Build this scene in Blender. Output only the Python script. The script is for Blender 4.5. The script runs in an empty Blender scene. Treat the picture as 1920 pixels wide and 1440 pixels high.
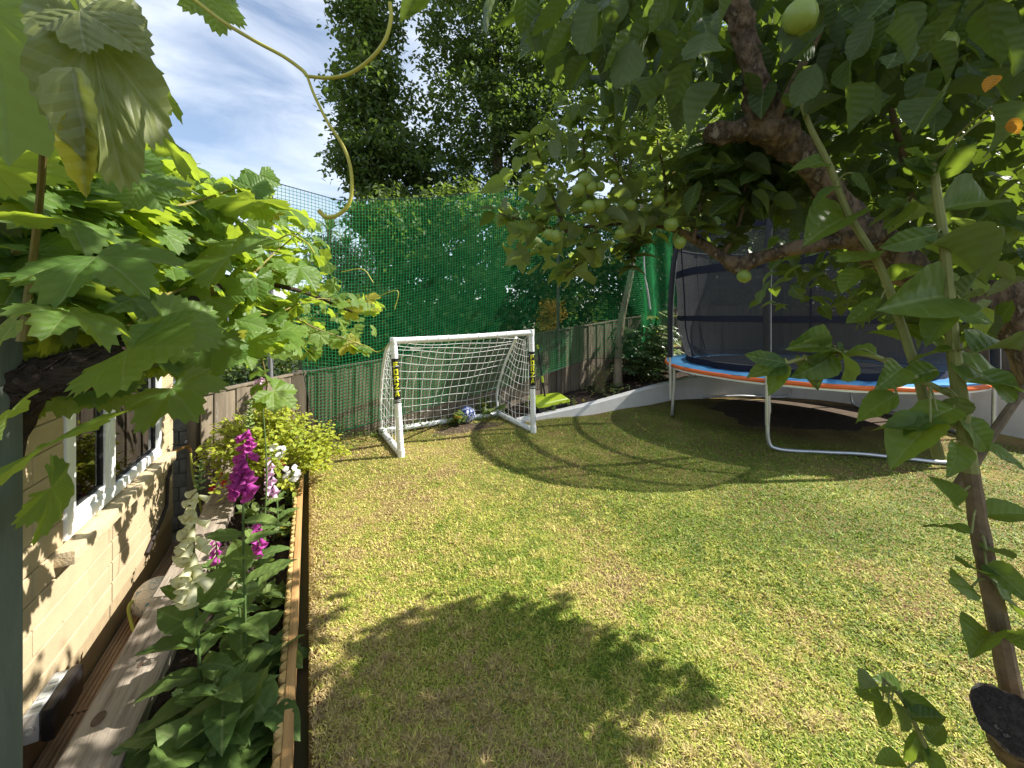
import bpy, bmesh, math, random
import numpy as np
from mathutils import Vector, Matrix, Quaternion

# ------------------------------------------------------------------ camera, sky, sun, exposure
S = bpy.context.scene
C = S.collection
F_PX, HORIZON, CAM_H = 740.0, 590.0, 1.45          # focal length in px of a 1920 px frame, eye-level row
cam_d = bpy.data.cameras.new("camera")
cam = bpy.data.objects.new("camera", cam_d); C.objects.link(cam)
cam.location = (0, 0, CAM_H); cam.rotation_euler = (math.radians(90), 0, 0)
cam_d.sensor_width = 36; cam_d.lens = F_PX / 1920 * 36
cam_d.shift_y = -(720 - HORIZON) / 1920
cam_d.clip_start = 0.02; cam_d.clip_end = 1000
S.camera = cam

TO_SUN = Vector((0.97, 0.205, 0)).normalized()
SUN_EL = math.radians(41)
sun_vec = Vector((TO_SUN.x * math.cos(SUN_EL), TO_SUN.y * math.cos(SUN_EL), math.sin(SUN_EL)))
sd = bpy.data.lights.new("sun", 'SUN'); sd.energy = 5.0; sd.angle = math.radians(0.5); sd.color = (1, 0.95, 0.86)
sun = bpy.data.objects.new("sun", sd); C.objects.link(sun)
sun.rotation_euler = (-sun_vec).to_track_quat('-Z', 'Y').to_euler(); sun.location = (6, 2, 8)

W = bpy.data.worlds.new("World"); S.world = W; W.use_nodes = True
nt = W.node_tree; nt.nodes.clear()
def N(t, kind, **kw):
    n = t.nodes.new(kind)
    for k, v in kw.items(): setattr(n, k, v)
    return n
wo = N(nt, 'ShaderNodeOutputWorld'); bg = N(nt, 'ShaderNodeBackground'); bg.inputs[1].default_value = 0.095
sky = N(nt, 'ShaderNodeTexSky'); sky.sky_type = 'NISHITA'; sky.sun_disc = False
sky.sun_elevation = SUN_EL; sky.sun_rotation = math.atan2(TO_SUN.x, TO_SUN.y)
sky.air_density = 1.0; sky.dust_density = 0.6; sky.ozone_density = 1.2
tc = N(nt, 'ShaderNodeTexCoord'); mp = N(nt, 'ShaderNodeMapping'); mp.inputs['Scale'].default_value = (1.0, 1.0, 2.6)
mp.inputs['Rotation'].default_value = (0.35, 0.25, 0.4)
nz = N(nt, 'ShaderNodeTexNoise'); nz.inputs['Scale'].default_value = 3.2; nz.inputs['Detail'].default_value = 7; nz.inputs['Roughness'].default_value = 0.58
nz.inputs['Distortion'].default_value = 0.6
rp = N(nt, 'ShaderNodeValToRGB'); rp.color_ramp.elements[0].position = 0.36; rp.color_ramp.elements[1].position = 0.72
rp.color_ramp.elements[0].color = (0.12, 0.12, 0.12, 1); rp.color_ramp.elements[1].color = (0.85, 0.85, 0.85, 1)
mx = N(nt, 'ShaderNodeMixRGB'); mx.inputs[2].default_value = (5.6, 6.0, 6.6, 1)
L = nt.links.new
L(tc.outputs['Generated'], mp.inputs[0]); L(mp.outputs[0], nz.inputs[0]); L(nz.outputs[0], rp.inputs[0])
L(rp.outputs[0], mx.inputs[0]); L(sky.outputs[0], mx.inputs[1]); L(mx.outputs[0], bg.inputs[0]); L(bg.outputs[0], wo.inputs[0])

vs = S.view_settings
vs.view_transform = 'Standard'; vs.look = 'None'; vs.gamma = 1; vs.use_curve_mapping = False; vs.exposure = 1.15
S.render.engine = 'CYCLES'
S.cycles.use_denoising = True
try: S.cycles.denoiser = 'OPENIMAGEDENOISE'
except Exception: pass
S.cycles.max_bounces = 8; S.cycles.transparent_max_bounces = 24
S.cycles.diffuse_bounces = 4; S.cycles.glossy_bounces = 3; S.cycles.transmission_bounces = 6
S.cycles.sample_clamp_indirect = 6; S.cycles.caustics_reflective = False; S.cycles.caustics_refractive = False

random.seed(7); rng = np.random.default_rng(7)
R = random.uniform

# ------------------------------------------------------------------ helpers
def P(px, py, Y):                       # photo pixel + distance -> point
    return Vector(((px - 960) / F_PX * Y, Y, CAM_H - (py - HORIZON) / F_PX * Y))
WM = {}                                 # world matrices of what has been placed
def place(o, parent=None, M=None):
    M = M or Matrix()
    C.objects.link(o)
    if parent is not None:
        o.parent = parent; o.matrix_basis = WM[parent.name].inverted() @ M
    else: o.matrix_basis = M
    WM[o.name] = M
    return o
def tag(o, label=None, cat=None, group=None, kind=None):
    if label: o['label'] = label
    if cat: o['category'] = cat
    if group: o['group'] = group
    if kind: o['kind'] = kind
    return o
def thing(name, label, cat, loc=(0, 0, 0), group=None):
    o = bpy.data.objects.new(name, None); o.empty_display_size = 0.1
    place(o, None, Matrix.Translation(loc)); return tag(o, label, cat, group)
def mesh_np(name, V, F, smooth=False):
    V = np.asarray(V, np.float32); F = np.asarray(F, np.int32)
    me = bpy.data.meshes.new(name); k = F.shape[1]
    me.vertices.add(len(V)); me.vertices.foreach_set('co', V.ravel())
    me.loops.add(F.size); me.loops.foreach_set('vertex_index', F.ravel())
    me.polygons.add(len(F)); me.polygons.foreach_set('loop_start', np.arange(len(F), dtype=np.int32) * k)
    me.update(calc_edges=True)
    if smooth: me.polygons.foreach_set('use_smooth', np.ones(len(F), bool))
    me.validate(); return me
def attr(me, name, vals):
    a = me.attributes.new(name, 'FLOAT', 'POINT'); a.data.foreach_set('value', np.asarray(vals, np.float32))
def obj(name, me, mat=None, parent=None, M=None):
    o = bpy.data.objects.new(name, me)
    if mat is not None:
        if not me.materials: me.materials.append(mat)
    return place(o, parent, M)
class MB:                               # mesh builder with polygons of any size
    def __init__(s): s.v = []; s.f = []
    def add(s, v, f):
        b = len(s.v); s.v += [tuple(p) for p in v]; s.f += [tuple(i + b for i in q) for q in f]; return s
    def box(s, M, sx=1, sy=1, sz=1, ch=0.0):            # centred on M, sizes in metres
        x, y, z = sx / 2, sy / 2, sz / 2
        if ch <= 0:
            v = [M @ Vector(p) for p in ((-x,-y,-z),(x,-y,-z),(x,y,-z),(-x,y,-z),(-x,-y,z),(x,-y,z),(x,y,z),(-x,y,z))]
            return s.add(v, ((0,3,2,1),(4,5,6,7),(0,1,5,4),(1,2,6,5),(2,3,7,6),(3,0,4,7)))
        bm = bmesh.new(); bmesh.ops.create_cube(bm, size=1)
        for q in bm.verts: q.co = Vector((q.co.x * sx, q.co.y * sy, q.co.z * sz))
        bmesh.ops.bevel(bm, geom=bm.edges[:], offset=ch, segments=2, affect='EDGES', profile=.6)
        bm.verts.index_update()
        s.add([M @ q.co for q in bm.verts], [[q.index for q in f.verts] for f in bm.faces]); bm.free(); return s
    def tube(s, pts, rad, n=8, cap=True, wob=0.0):
        pts = [Vector(p) for p in pts]
        if not hasattr(rad, '__len__'): rad = [rad] * len(pts)
        b = len(s.v); up = None
        for i, p in enumerate(pts):
            t = (pts[min(i + 1, len(pts) - 1)] - pts[max(i - 1, 0)])
            t = t.normalized() if t.length > 1e-9 else Vector((0, 0, 1))
            if up is None: up = t.orthogonal().normalized()
            else:
                up = up - t * up.dot(t); up = up.normalized() if up.length > 1e-6 else t.orthogonal().normalized()
            w = t.cross(up)
            for k in range(n):
                a = 2 * math.pi * k / n; r = rad[i] * (1 + (R(-wob, wob) if wob else 0))
                s.v.append(tuple(p + up * (math.cos(a) * r) + w * (math.sin(a) * r)))
        for i in range(len(pts) - 1):
            for k in range(n):
                k2 = (k + 1) % n
                s.f.append((b + i * n + k, b + i * n + k2, b + (i + 1) * n + k2, b + (i + 1) * n + k))
        if cap:
            s.f.append(tuple(b + k for k in reversed(range(n)))); s.f.append(tuple(b + (len(pts) - 1) * n + k for k in range(n)))
        return s
    def lathe(s, prof, M=None, n=16):
        M = M or Matrix(); b = len(s.v)
        for r, z in prof:
            for k in range(n):
                a = 2 * math.pi * k / n; s.v.append(tuple(M @ Vector((r * math.cos(a), r * math.sin(a), z))))
        for i in range(len(prof) - 1):
            for k in range(n):
                k2 = (k + 1) % n; s.f.append((b + i * n + k, b + i * n + k2, b + (i + 1) * n + k2, b + (i + 1) * n + k))
        return s
    def build(s, name, mat=None, parent=None, M=None, smooth=True):
        me = bpy.data.meshes.new(name); me.from_pydata(s.v, [], s.f); me.update()
        if smooth:
            me.polygons.foreach_set('use_smooth', [True] * len(me.polygons))
            try: me.set_sharp_from_angle(angle=math.radians(38))
            except Exception: pass
        return obj(name, me, mat, parent, M)
def spline(pts, k=6):                   # Catmull-Rom through tuples of any width
    A = np.array([tuple(p) for p in pts], float); A = np.vstack([2 * A[0] - A[1], A, 2 * A[-1] - A[-2]]); out = []
    for i in range(1, len(A) - 2):
        for t in np.linspace(0, 1, k, endpoint=False):
            out.append(0.5 * ((2 * A[i]) + (A[i+1] - A[i-1]) * t + (2*A[i-1] - 5*A[i] + 4*A[i+1] - A[i+2]) * t*t + (-A[i-1] + 3*A[i] - 3*A[i+1] + A[i+2]) * t**3))
    out.append(A[-2]); return np.array(out)
def basis(x, z, o=(0, 0, 0), s=1.0):    # matrix from x axis and approximate z axis
    x = Vector(x).normalized(); z = Vector(z); z = z - x * z.dot(x)
    z = z.normalized() if z.length > 1e-6 else x.orthogonal().normalized(); y = z.cross(x)
    M = Matrix(((x.x, y.x, z.x, o[0]), (x.y, y.y, z.y, o[1]), (x.z, y.z, z.z, o[2]), (0, 0, 0, 1)))
    if not hasattr(s, '__len__'): s = (s, s, s)
    return M @ Matrix.Diagonal((s[0], s[1], s[2], 1))

# ------------------------------------------------------------------ materials
MATS = {}
def newmat(name):
    m = bpy.data.materials.new(name); m.use_nodes = True; t = m.node_tree; t.nodes.clear()
    out = N(t, 'ShaderNodeOutputMaterial'); b = N(t, 'ShaderNodeBsdfPrincipled'); t.links.new(b.outputs[0], out.inputs[0])
    MATS[name] = m; return m, t, b, out
def mat(name, c1, c2=None, scale=6, rough=.7, bump=0, bscale=60, spec=.3, stretch=(1, 1, 1), c3=None, metal=0, rnd=0.0, detail=6, coord='pos', lo=.35, hi=.68, bdist=.01, rotz=0):
    m, t, b, out = newmat(name); l = t.links.new
    b.inputs['Roughness'].default_value = rough; b.inputs['Specular IOR Level'].default_value = spec; b.inputs['Metallic'].default_value = metal
    if coord == 'pos': src = N(t, 'ShaderNodeNewGeometry').outputs['Position']
    else: src = N(t, 'ShaderNodeTexCoord').outputs['Object']
    if rotz:
        vr = N(t, 'ShaderNodeVectorRotate'); vr.rotation_type = 'Z_AXIS'; vr.inputs['Angle'].default_value = rotz; l(src, vr.inputs[0]); src = vr.outputs[0]
    mp = N(t, 'ShaderNodeMapping'); mp.inputs['Scale'].default_value = stretch; l(src, mp.inputs[0])
    if c2 is None: c2 = tuple(x * .82 for x in c1)
    nz = N(t, 'ShaderNodeTexNoise'); nz.inputs['Scale'].default_value = scale; nz.inputs['Detail'].default_value = detail; nz.inputs['Roughness'].default_value = .62
    l(mp.outputs[0], nz.inputs[0])
    r = N(t, 'ShaderNodeValToRGB'); r.color_ramp.elements[0].position = lo; r.color_ramp.elements[1].position = hi
    r.color_ramp.elements[0].color = (*c1, 1); r.color_ramp.elements[1].color = (*c2, 1)
    if c3:
        e = r.color_ramp.elements.new(min(.98, hi + .12)); e.color = (*c3, 1)
    l(nz.outputs[0], r.inputs[0]); col = r.outputs[0]
    if rnd:
        oi = N(t, 'ShaderNodeObjectInfo'); mr = N(t, 'ShaderNodeMapRange'); mr.inputs[3].default_value = 1 - rnd; mr.inputs[4].default_value = 1 + rnd
        l(oi.outputs['Random'], mr.inputs[0]); hs = N(t, 'ShaderNodeHueSaturation'); l(mr.outputs[0], hs.inputs['Value']); l(col, hs.inputs['Color']); col = hs.outputs[0]
    l(col, b.inputs['Base Color'])
    if bump:
        n2 = N(t, 'ShaderNodeTexNoise'); n2.inputs['Scale'].default_value = bscale; n2.inputs['Detail'].default_value = 5; l(mp.outputs[0], n2.inputs[0])
        bp = N(t, 'ShaderNodeBump'); bp.inputs['Strength'].default_value = bump; bp.inputs['Distance'].default_value = bdist
        l(n2.outputs[0], bp.inputs['Height']); l(bp.outputs[0], b.inputs['Normal'])
    return m
def math_(t, op, a, b=None, c=None):
    n = N(t, 'ShaderNodeMath', operation=op)
    for i, v in enumerate((a, b, c)):
        if v is None: continue
        if isinstance(v, (int, float)): n.inputs[i].default_value = v
        else: t.links.new(v, n.inputs[i])
    return n.outputs[0]
def leafmat(name, ca, cb, trans, under=None, vein='pinnate', rough=.45, fac=.38, veincol=(.30, .36, .14), veinw=.03, cyel=None, yel=.0, spec=.35):
    """two-sided leaf: upper and lower skin, light through the blade, veins from the blade's own coordinates lx, ly"""
    m, t, b, out = newmat(name); l = t.links.new
    def at(nm):
        a = N(t, 'ShaderNodeAttribute'); a.attribute_name = nm; return a.outputs['Fac']
    lx, ly, rr = at('lx'), at('ly'), at('r')
    oi = N(t, 'ShaderNodeObjectInfo'); rnd = math_(t, 'FRACT', math_(t, 'ADD', rr, oi.outputs['Random']))
    mix = N(t, 'ShaderNodeMixRGB'); mix.inputs[1].default_value = (*ca, 1); mix.inputs[2].default_value = (*cb, 1); l(rnd, mix.inputs[0]); col = mix.outputs[0]
    if cyel:
        r2 = math_(t, 'FRACT', math_(t, 'MULTIPLY', rnd, 7.31)); g = math_(t, 'LESS_THAN', r2, yel)
        my = N(t, 'ShaderNodeMixRGB'); my.inputs[2].default_value = (*cyel, 1); l(g, my.inputs[0]); l(col, my.inputs[1]); col = my.outputs[0]
    nzz = N(t, 'ShaderNodeTexNoise'); nzz.inputs['Scale'].default_value = 45; nzz.inputs['Detail'].default_value = 4
    l(N(t, 'ShaderNodeNewGeometry').outputs['Position'], nzz.inputs[0])
    hv = N(t, 'ShaderNodeHueSaturation'); l(math_(t, 'ADD', math_(t, 'MULTIPLY', nzz.outputs[0], .7), .65), hv.inputs['Value']); l(col, hv.inputs['Color']); col = hv.outputs[0]
    ay = math_(t, 'ABSOLUTE', ly)
    if vein == 'pinnate':
        mid = math_(t, 'LESS_THAN', ay, veinw * .55)
        w = math_(t, 'PINGPONG', math_(t, 'ADD', math_(t, 'SUBTRACT', lx, math_(t, 'MULTIPLY', ay, .75)), 2), .075)
        sec = math_(t, 'MULTIPLY', math_(t, 'LESS_THAN', w, veinw * .22), .45); vn = math_(t, 'MAXIMUM', mid, sec)
        hgt = math_(t, 'ADD', math_(t, 'MULTIPLY', w, 6), math_(t, 'MINIMUM', math_(t, 'MULTIPLY', ay, 8), .5))
    else:
        ang = math_(t, 'ABSOLUTE', math_(t, 'ARCTAN2', ly, lx)); rad = math_(t, 'SQRT', math_(t, 'ADD', math_(t, 'MULTIPLY', lx, lx), math_(t, 'MULTIPLY', ly, ly)))
        pp = math_(t, 'PINGPONG', ang, math.radians(26)); d = math_(t, 'MULTIPLY', rad, math_(t, 'SINE', pp))
        mid = math_(t, 'LESS_THAN', d, veinw * .45)
        w = math_(t, 'PINGPONG', math_(t, 'ADD', math_(t, 'SUBTRACT', math_(t, 'MULTIPLY', rad, math_(t, 'COSINE', pp)), math_(t, 'MULTIPLY', d, .9)), 2), .085)
        sec = math_(t, 'MULTIPLY', math_(t, 'LESS_THAN', w, veinw * .22), .4); vn = math_(t, 'MAXIMUM', mid, sec)
        hgt = math_(t, 'ADD', math_(t, 'MULTIPLY', w, 5), math_(t, 'MINIMUM', math_(t, 'MULTIPLY', d, 7), .6))
    mv = N(t, 'ShaderNodeMixRGB'); mv.inputs[2].default_value = (*veincol, 1); l(math_(t, 'MULTIPLY', vn, .38), mv.inputs[0]); l(col, mv.inputs[1])
    geo = N(t, 'ShaderNodeNewGeometry'); mu = N(t, 'ShaderNodeMixRGB'); mu.inputs[2].default_value = (*(under or tuple(min(1, x * 1.5 + .03) for x in ca)), 1)
    l(math_(t, 'MULTIPLY', geo.outputs['Backfacing'], .8), mu.inputs[0]); l(mv.outputs[0], mu.inputs[1]); l(mu.outputs[0], b.inputs['Base Color'])
    l(math_(t, 'ADD', math_(t, 'MULTIPLY', geo.outputs['Backfacing'], .3), rough), b.inputs['Roughness']); b.inputs['Specular IOR Level'].default_value = spec
    bp = N(t, 'ShaderNodeBump'); bp.inputs['Strength'].default_value = .55; bp.inputs['Distance'].default_value = .005; l(hgt, bp.inputs['Height']); l(bp.outputs[0], b.inputs['Normal'])
    tr = N(t, 'ShaderNodeBsdfTranslucent'); mt = N(t, 'ShaderNodeMixRGB'); mt.blend_type = 'MULTIPLY'; mt.inputs[0].default_value = .5
    mt.inputs[1].default_value = (*trans, 1); l(math_(t, 'SUBTRACT', 1.15, math_(t, 'MULTIPLY', vn, .35)), mt.inputs[2]); l(mt.outputs[0], tr.inputs[0])
    ms = N(t, 'ShaderNodeMixShader'); ms.inputs[0].default_value = fac; l(b.outputs[0], ms.inputs[1]); l(tr.outputs[0], ms.inputs[2]); l(ms.outputs[0], out.inputs[0])
    return m
def glassmat(name, tint=(.9, .95, .93), body=.06):
    m, t, b, out = newmat(name); l = t.links.new
    tr = N(t, 'ShaderNodeBsdfTransparent'); tr.inputs[0].default_value = (*tint, 1); gl = N(t, 'ShaderNodeBsdfGlossy'); gl.inputs['Roughness'].default_value = .02
    fr = N(t, 'ShaderNodeFresnel'); fr.inputs[0].default_value = 1.5; ms = N(t, 'ShaderNodeMixShader')
    l(math_(t, 'ADD', fr.outputs[0], body), ms.inputs[0]); l(tr.outputs[0], ms.inputs[1]); l(gl.outputs[0], ms.inputs[2]); l(ms.outputs[0], out.inputs[0]); return m
def thinmat(name, col, col2, opacity, rough=.8, trans=None, scale=900):
    """woven cloth or thin plastic: part of the light passes between the threads"""
    m = mat(name, col, col2, scale=scale, rough=rough); t = m.node_tree; l = t.links.new; b = next(n for n in t.nodes if n.type == 'BSDF_PRINCIPLED')
    out = next(n for n in t.nodes if n.type == 'OUTPUT_MATERIAL'); cur = b.outputs[0]
    if trans:
        tl = N(t, 'ShaderNodeBsdfTranslucent'); tl.inputs[0].default_value = (*trans, 1); a = N(t, 'ShaderNodeMixShader'); a.inputs[0].default_value = .4
        l(cur, a.inputs[1]); l(tl.outputs[0], a.inputs[2]); cur = a.outputs[0]
    if opacity < 1:
        tr = N(t, 'ShaderNodeBsdfTransparent'); a = N(t, 'ShaderNodeMixShader'); a.inputs[0].default_value = opacity
        l(tr.outputs[0], a.inputs[1]); l(cur, a.inputs[2]); cur = a.outputs[0]
    l(cur, out.inputs[0]); return m

M_cream = mat('cream_paint', (.47, .375, .235), (.40, .315, .195), scale=5, rough=.8, bump=.25, bscale=120, rnd=.05)
M_mortar = mat('painted_mortar', (.36, .28, .17), (.30, .23, .14), scale=20, rough=.9, bump=.3)
M_sill = mat('weathered_sill', (.60, .47, .28), (.40, .33, .22), scale=14, rough=.9, bump=.5, bscale=90)
M_upvc = mat('white_upvc', (.82, .84, .86), (.78, .80, .82), scale=4, rough=.32, spec=.45)
M_gasket = mat('black_gasket', (.03, .03, .03), rough=.6)
M_room = mat('room_plaster', (.42, .43, .41), (.36, .37, .35), scale=3, rough=.9)
M_glass = glassmat('window_glass')
M_roof = mat('roof_felt', (.09, .09, .09), (.06, .06, .06), rough=.95, bump=.3)
M_conc = mat('grey_block', (.26, .24, .22), (.17, .16, .145), scale=18, rough=.95, bump=.6, bscale=70, rnd=.1)
M_fence = mat('fence_board', (.215, .175, .125), (.125, .10, .072), scale=3.5, rough=.85, bump=.5, bscale=20, stretch=(9, 9, .9), rnd=.16, bdist=.006)
M_sleeper = mat('sleeper_wood', (.38, .325, .26), (.24, .195, .155), scale=3.2, rough=.85, bump=.6, bscale=9, stretch=(14, .9, 14), c3=(.13, .09, .065), bdist=.008, rotz=-.461, lo=.4, hi=.6, detail=9)
M_deck = mat('decking_wood', (.34, .235, .155), (.20, .135, .09), scale=3, rough=.85, bump=.4, bscale=16, stretch=(14, .9, 14), rnd=.08, rotz=-.4636)
M_edge = mat('edging_wood', (.56, .33, .13), (.36, .20, .08), scale=3, rough=.75, bump=.3, bscale=18, stretch=(14, .9, 14), rnd=.1, rotz=-.475)
M_log = mat('edging_log_end', (.62, .42, .17), (.45, .28, .10), scale=26, rough=.75, rnd=.14)
M_soil = mat('bed_soil', (.055, .036, .025), (.025, .017, .012), scale=22, rough=1, bump=1, bscale=55, c3=(.14, .10, .07), bdist=.03)
M_path = mat('path_concrete', (.22, .19, .16), (.13, .11, .09), scale=9, rough=.95, bump=.4)
M_post = mat('grey_green_post', (.135, .16, .13), (.10, .12, .10), scale=7, rough=.6, stretch=(3, 3, .6), bump=.15, bscale=40)
M_white = mat('white_plastic', (.80, .81, .82), (.74, .75, .76), scale=9, rough=.3, spec=.45)
M_cord = mat('white_cord', (.82, .82, .80), (.70, .70, .68), scale=30, rough=.8)
M_black = mat('black_plastic', (.018, .018, .02), (.012, .012, .014), scale=20, rough=.4)
M_yel = mat('label_yellow', (.72, .72, .03), (.68, .68, .03), rough=.5)
M_lgrey = mat('label_grey', (.4, .42, .4), rough=.5)
M_galv = mat('galvanised_tube', (.62, .63, .66), (.50, .51, .54), scale=14, rough=.34, metal=.75)
M_dark = mat('black_foam', (.03, .03, .035), (.02, .02, .024), scale=30, rough=.75)
M_net = thinmat('green_netting', (.016, .31, .095), (.013, .25, .08), 1, trans=(.04, .5, .15), scale=20)
M_tnet = thinmat('black_mesh_fabric', (.050, .050, .057), (.033, .033, .038), .70, rough=.7, scale=260)
M_strap = mat('navy_strap', (.012, .013, .03), (.008, .009, .02), rough=.8)
M_blue = mat('blue_pad', (.10, .34, .62), (.05, .22, .48), scale=3, rough=.38, bump=.25, bscale=14, spec=.5, bdist=.02)
M_orange = mat('orange_trim', (.78, .17, .04), (.62, .12, .03), scale=6, rough=.45)
M_mat = mat('trampoline_mat', (.015, .015, .016), rough=.7)
M_render = mat('white_render', (.80, .79, .77), (.70, .67, .63), scale=3.5, rough=.85, bump=.2, bscale=60, c3=(.5, .43, .36))
M_lime = mat('lime_plastic', (.44, .56, .03), (.38, .50, .025), rough=.38, spec=.45)
M_bark = mat('apple_bark', (.22, .155, .10), (.06, .042, .028), scale=34, rough=.95, bump=1, bscale=70, stretch=(1, 1, .6), c3=(.34, .28, .21), bdist=.012, lo=.42, hi=.58, detail=9)
M_bark2 = mat('smooth_bark', (.30, .245, .17), (.17, .135, .095), scale=10, rough=.9, bump=.5, bscale=40, stretch=(1, 1, .3), bdist=.02)
M_vinebark = mat('vine_bark', (.065, .045, .032), (.025, .018, .014), scale=26, rough=1, bump=1, bscale=40, stretch=(.4, 2, 2), bdist=.03)
M_cut = mat('weathered_cut_wood', (.05, .04, .034), (.018, .015, .013), scale=70, rough=.95, bump=1, bscale=120, c3=(.22, .19, .16), lo=.4, hi=.6)
M_shoot = mat('green_shoot', (.26, .27, .09), (.18, .19, .06), scale=16, rough=.6)
M_shootb = mat('brown_shoot', (.20, .145, .085), (.11, .08, .05), scale=40, rough=.8, bump=.3)
M_cane = mat('vine_cane', (.22, .20, .055), (.14, .10, .04), scale=14, rough=.6)
M_tendril = mat('tendril', (.46, .44, .06), (.38, .33, .06), scale=30, rough=.45)
M_apple = mat('green_apple', (.26, .34, .06), (.20, .28, .045), scale=12, rough=.35, spec=.45, c3=(.36, .32, .09))
M_stem = mat('flower_stem', (.10, .16, .045), (.07, .12, .035), scale=20, rough=.6)

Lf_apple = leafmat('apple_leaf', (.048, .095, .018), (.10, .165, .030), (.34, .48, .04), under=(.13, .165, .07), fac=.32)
Lf_apple_shade = leafmat('apple_leaf_shaded', (.026, .055, .012), (.058, .098, .018), (.25, .37, .03), under=(.062, .085, .036), fac=.26)  # darker apple leaf: the canopy's shade is put into the colour
Lf_apple_sun = leafmat('apple_leaf_sunlit', (.085, .135, .035), (.15, .21, .06), (.42, .54, .07), under=(.21, .25, .14), fac=.38)  # paler apple leaf: sunlight on the outer branch is put into the colour
Lf_orange = leafmat('orange_leaf', (.55, .22, .015), (.6, .27, .02), (.6, .3, .03), under=(.5, .25, .04), fac=.35)
Lf_vine = leafmat('vine_leaf', (.060, .13, .026), (.115, .20, .034), (.46, .60, .045), under=(.16, .225, .095), vein='palmate', fac=.42, cyel=(.30, .30, .03), yel=.02, rough=.5)
Lf_vyel = leafmat('yellowing_vine_leaf', (.24, .25, .04), (.34, .31, .03), (.62, .60, .05), under=(.30, .29, .10), vein='palmate', fac=.5)
Lf_fox = leafmat('foxglove_leaf', (.075, .135, .030), (.13, .195, .045), (.26, .40, .05), under=(.16, .21, .10), fac=.28, rough=.6)
Lf_gold = leafmat('golden_leaf', (.27, .33, .03), (.42, .44, .045), (.68, .72, .05), under=(.40, .42, .10), fac=.36, rough=.5, cyel=(.20, .27, .03), yel=.2)
Lf_hedge = leafmat('broad_leaf', (.026, .055, .014), (.085, .135, .030), (.24, .36, .04), under=(.09, .125, .055), fac=.33, cyel=(.17, .21, .045), yel=.10)
Lf_light = leafmat('pale_leaf', (.08, .13, .035), (.14, .19, .05), (.30, .40, .07), fac=.36, cyel=(.42, .26, .03), yel=.05)
Lf_flow = leafmat('orange_bloom', (.60, .34, .03), (.70, .48, .08), (.6, .4, .05), fac=.3)
Lf_fatsia = leafmat('glossy_leaf', (.028, .06, .022), (.05, .09, .03), (.12, .22, .03), under=(.09, .13, .06), vein='palmate', fac=.2, rough=.28, spec=.55)
Lf_white = leafmat('white_petal', (.80, .80, .80), (.86, .84, .84), (.6, .6, .6), under=(.8, .8, .8), fac=.3, veincol=(.8, .8, .8))
Lf_pink = leafmat('pink_petal', (.72, .42, .66), (.80, .58, .74), (.6, .3, .55), under=(.7, .45, .65), fac=.3, veincol=(.8, .6, .75))
Lf_red = leafmat('red_petal', (.55, .02, .025), (.45, .015, .03), (.5, .02, .02), under=(.5, .02, .03), fac=.25, veincol=(.5, .02, .02))
M_bellp = thinmat('purple_bell', (.42, .045, .32), (.58, .12, .46), 1, rough=.45, trans=(.6, .1, .45), scale=30)
M_bellw = thinmat('cream_bell', (.82, .80, .60), (.74, .74, .42), 1, rough=.45, trans=(.75, .75, .35), scale=24)
M_bellpk = thinmat('pale_pink_bell', (.78, .48, .72), (.84, .70, .82), 1, rough=.45, trans=(.7, .45, .65), scale=24)
M_spot = mat('bell_spot', (.10, .012, .03), rough=.6)
M_bud = mat('green_bud', (.22, .30, .09), (.15, .22, .06), scale=30, rough=.55)

# ------------------------------------------------------------------ leaf templates (base at origin, blade along +x, upper side +z)
def tpl_ovate(wid=.62, rows=6, fold=.16, droop=.22, wave=.035, tip=.5, seed=0, teeth=.0, twist=0.0):
    g = np.random.default_rng(seed); V = []; 
    for i in range(rows + 1):
        t = i / rows; w = wid / 2 * (math.sin(math.pi * min(1, t ** .80)) ** .72) if 0 < t < 1 else .004
        if t > .72: w *= 1 - tip * ((t - .72) / .28) ** 1.3 * .5
        for j in (-1, -.5, 0, .5, 1):
            e = 1 + (g.uniform(-teeth, teeth) + (teeth if i % 2 else -teeth)) * (abs(j) == 1)
            y = w * j * e; z = fold * abs(y) * 1.6 - droop * t * t + (g.uniform(-wave, wave) if abs(j) > .4 and 0 < t < 1 else 0)
            ca_, sa_ = math.cos(twist * t), math.sin(twist * t); zc = -droop * t * t
            V.append((t - (.0 if abs(j) < 1 else .02), y * ca_ - (z - zc) * sa_, zc + y * sa_ + (z - zc) * ca_))
    Fq = [(i*5+j, (i+1)*5+j, (i+1)*5+j+1, i*5+j+1) for i in range(rows) for j in range(4)]
    LXY = [(i / rows, (wid / 2) * j * (math.sin(math.pi * min(1, (i / rows) ** .80)) ** .72 if 0 < i < rows else 0)) for i in range(rows + 1) for j in (-1, -.5, 0, .5, 1)]
    return np.array(V), np.array(Fq), np.array(LXY)
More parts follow.
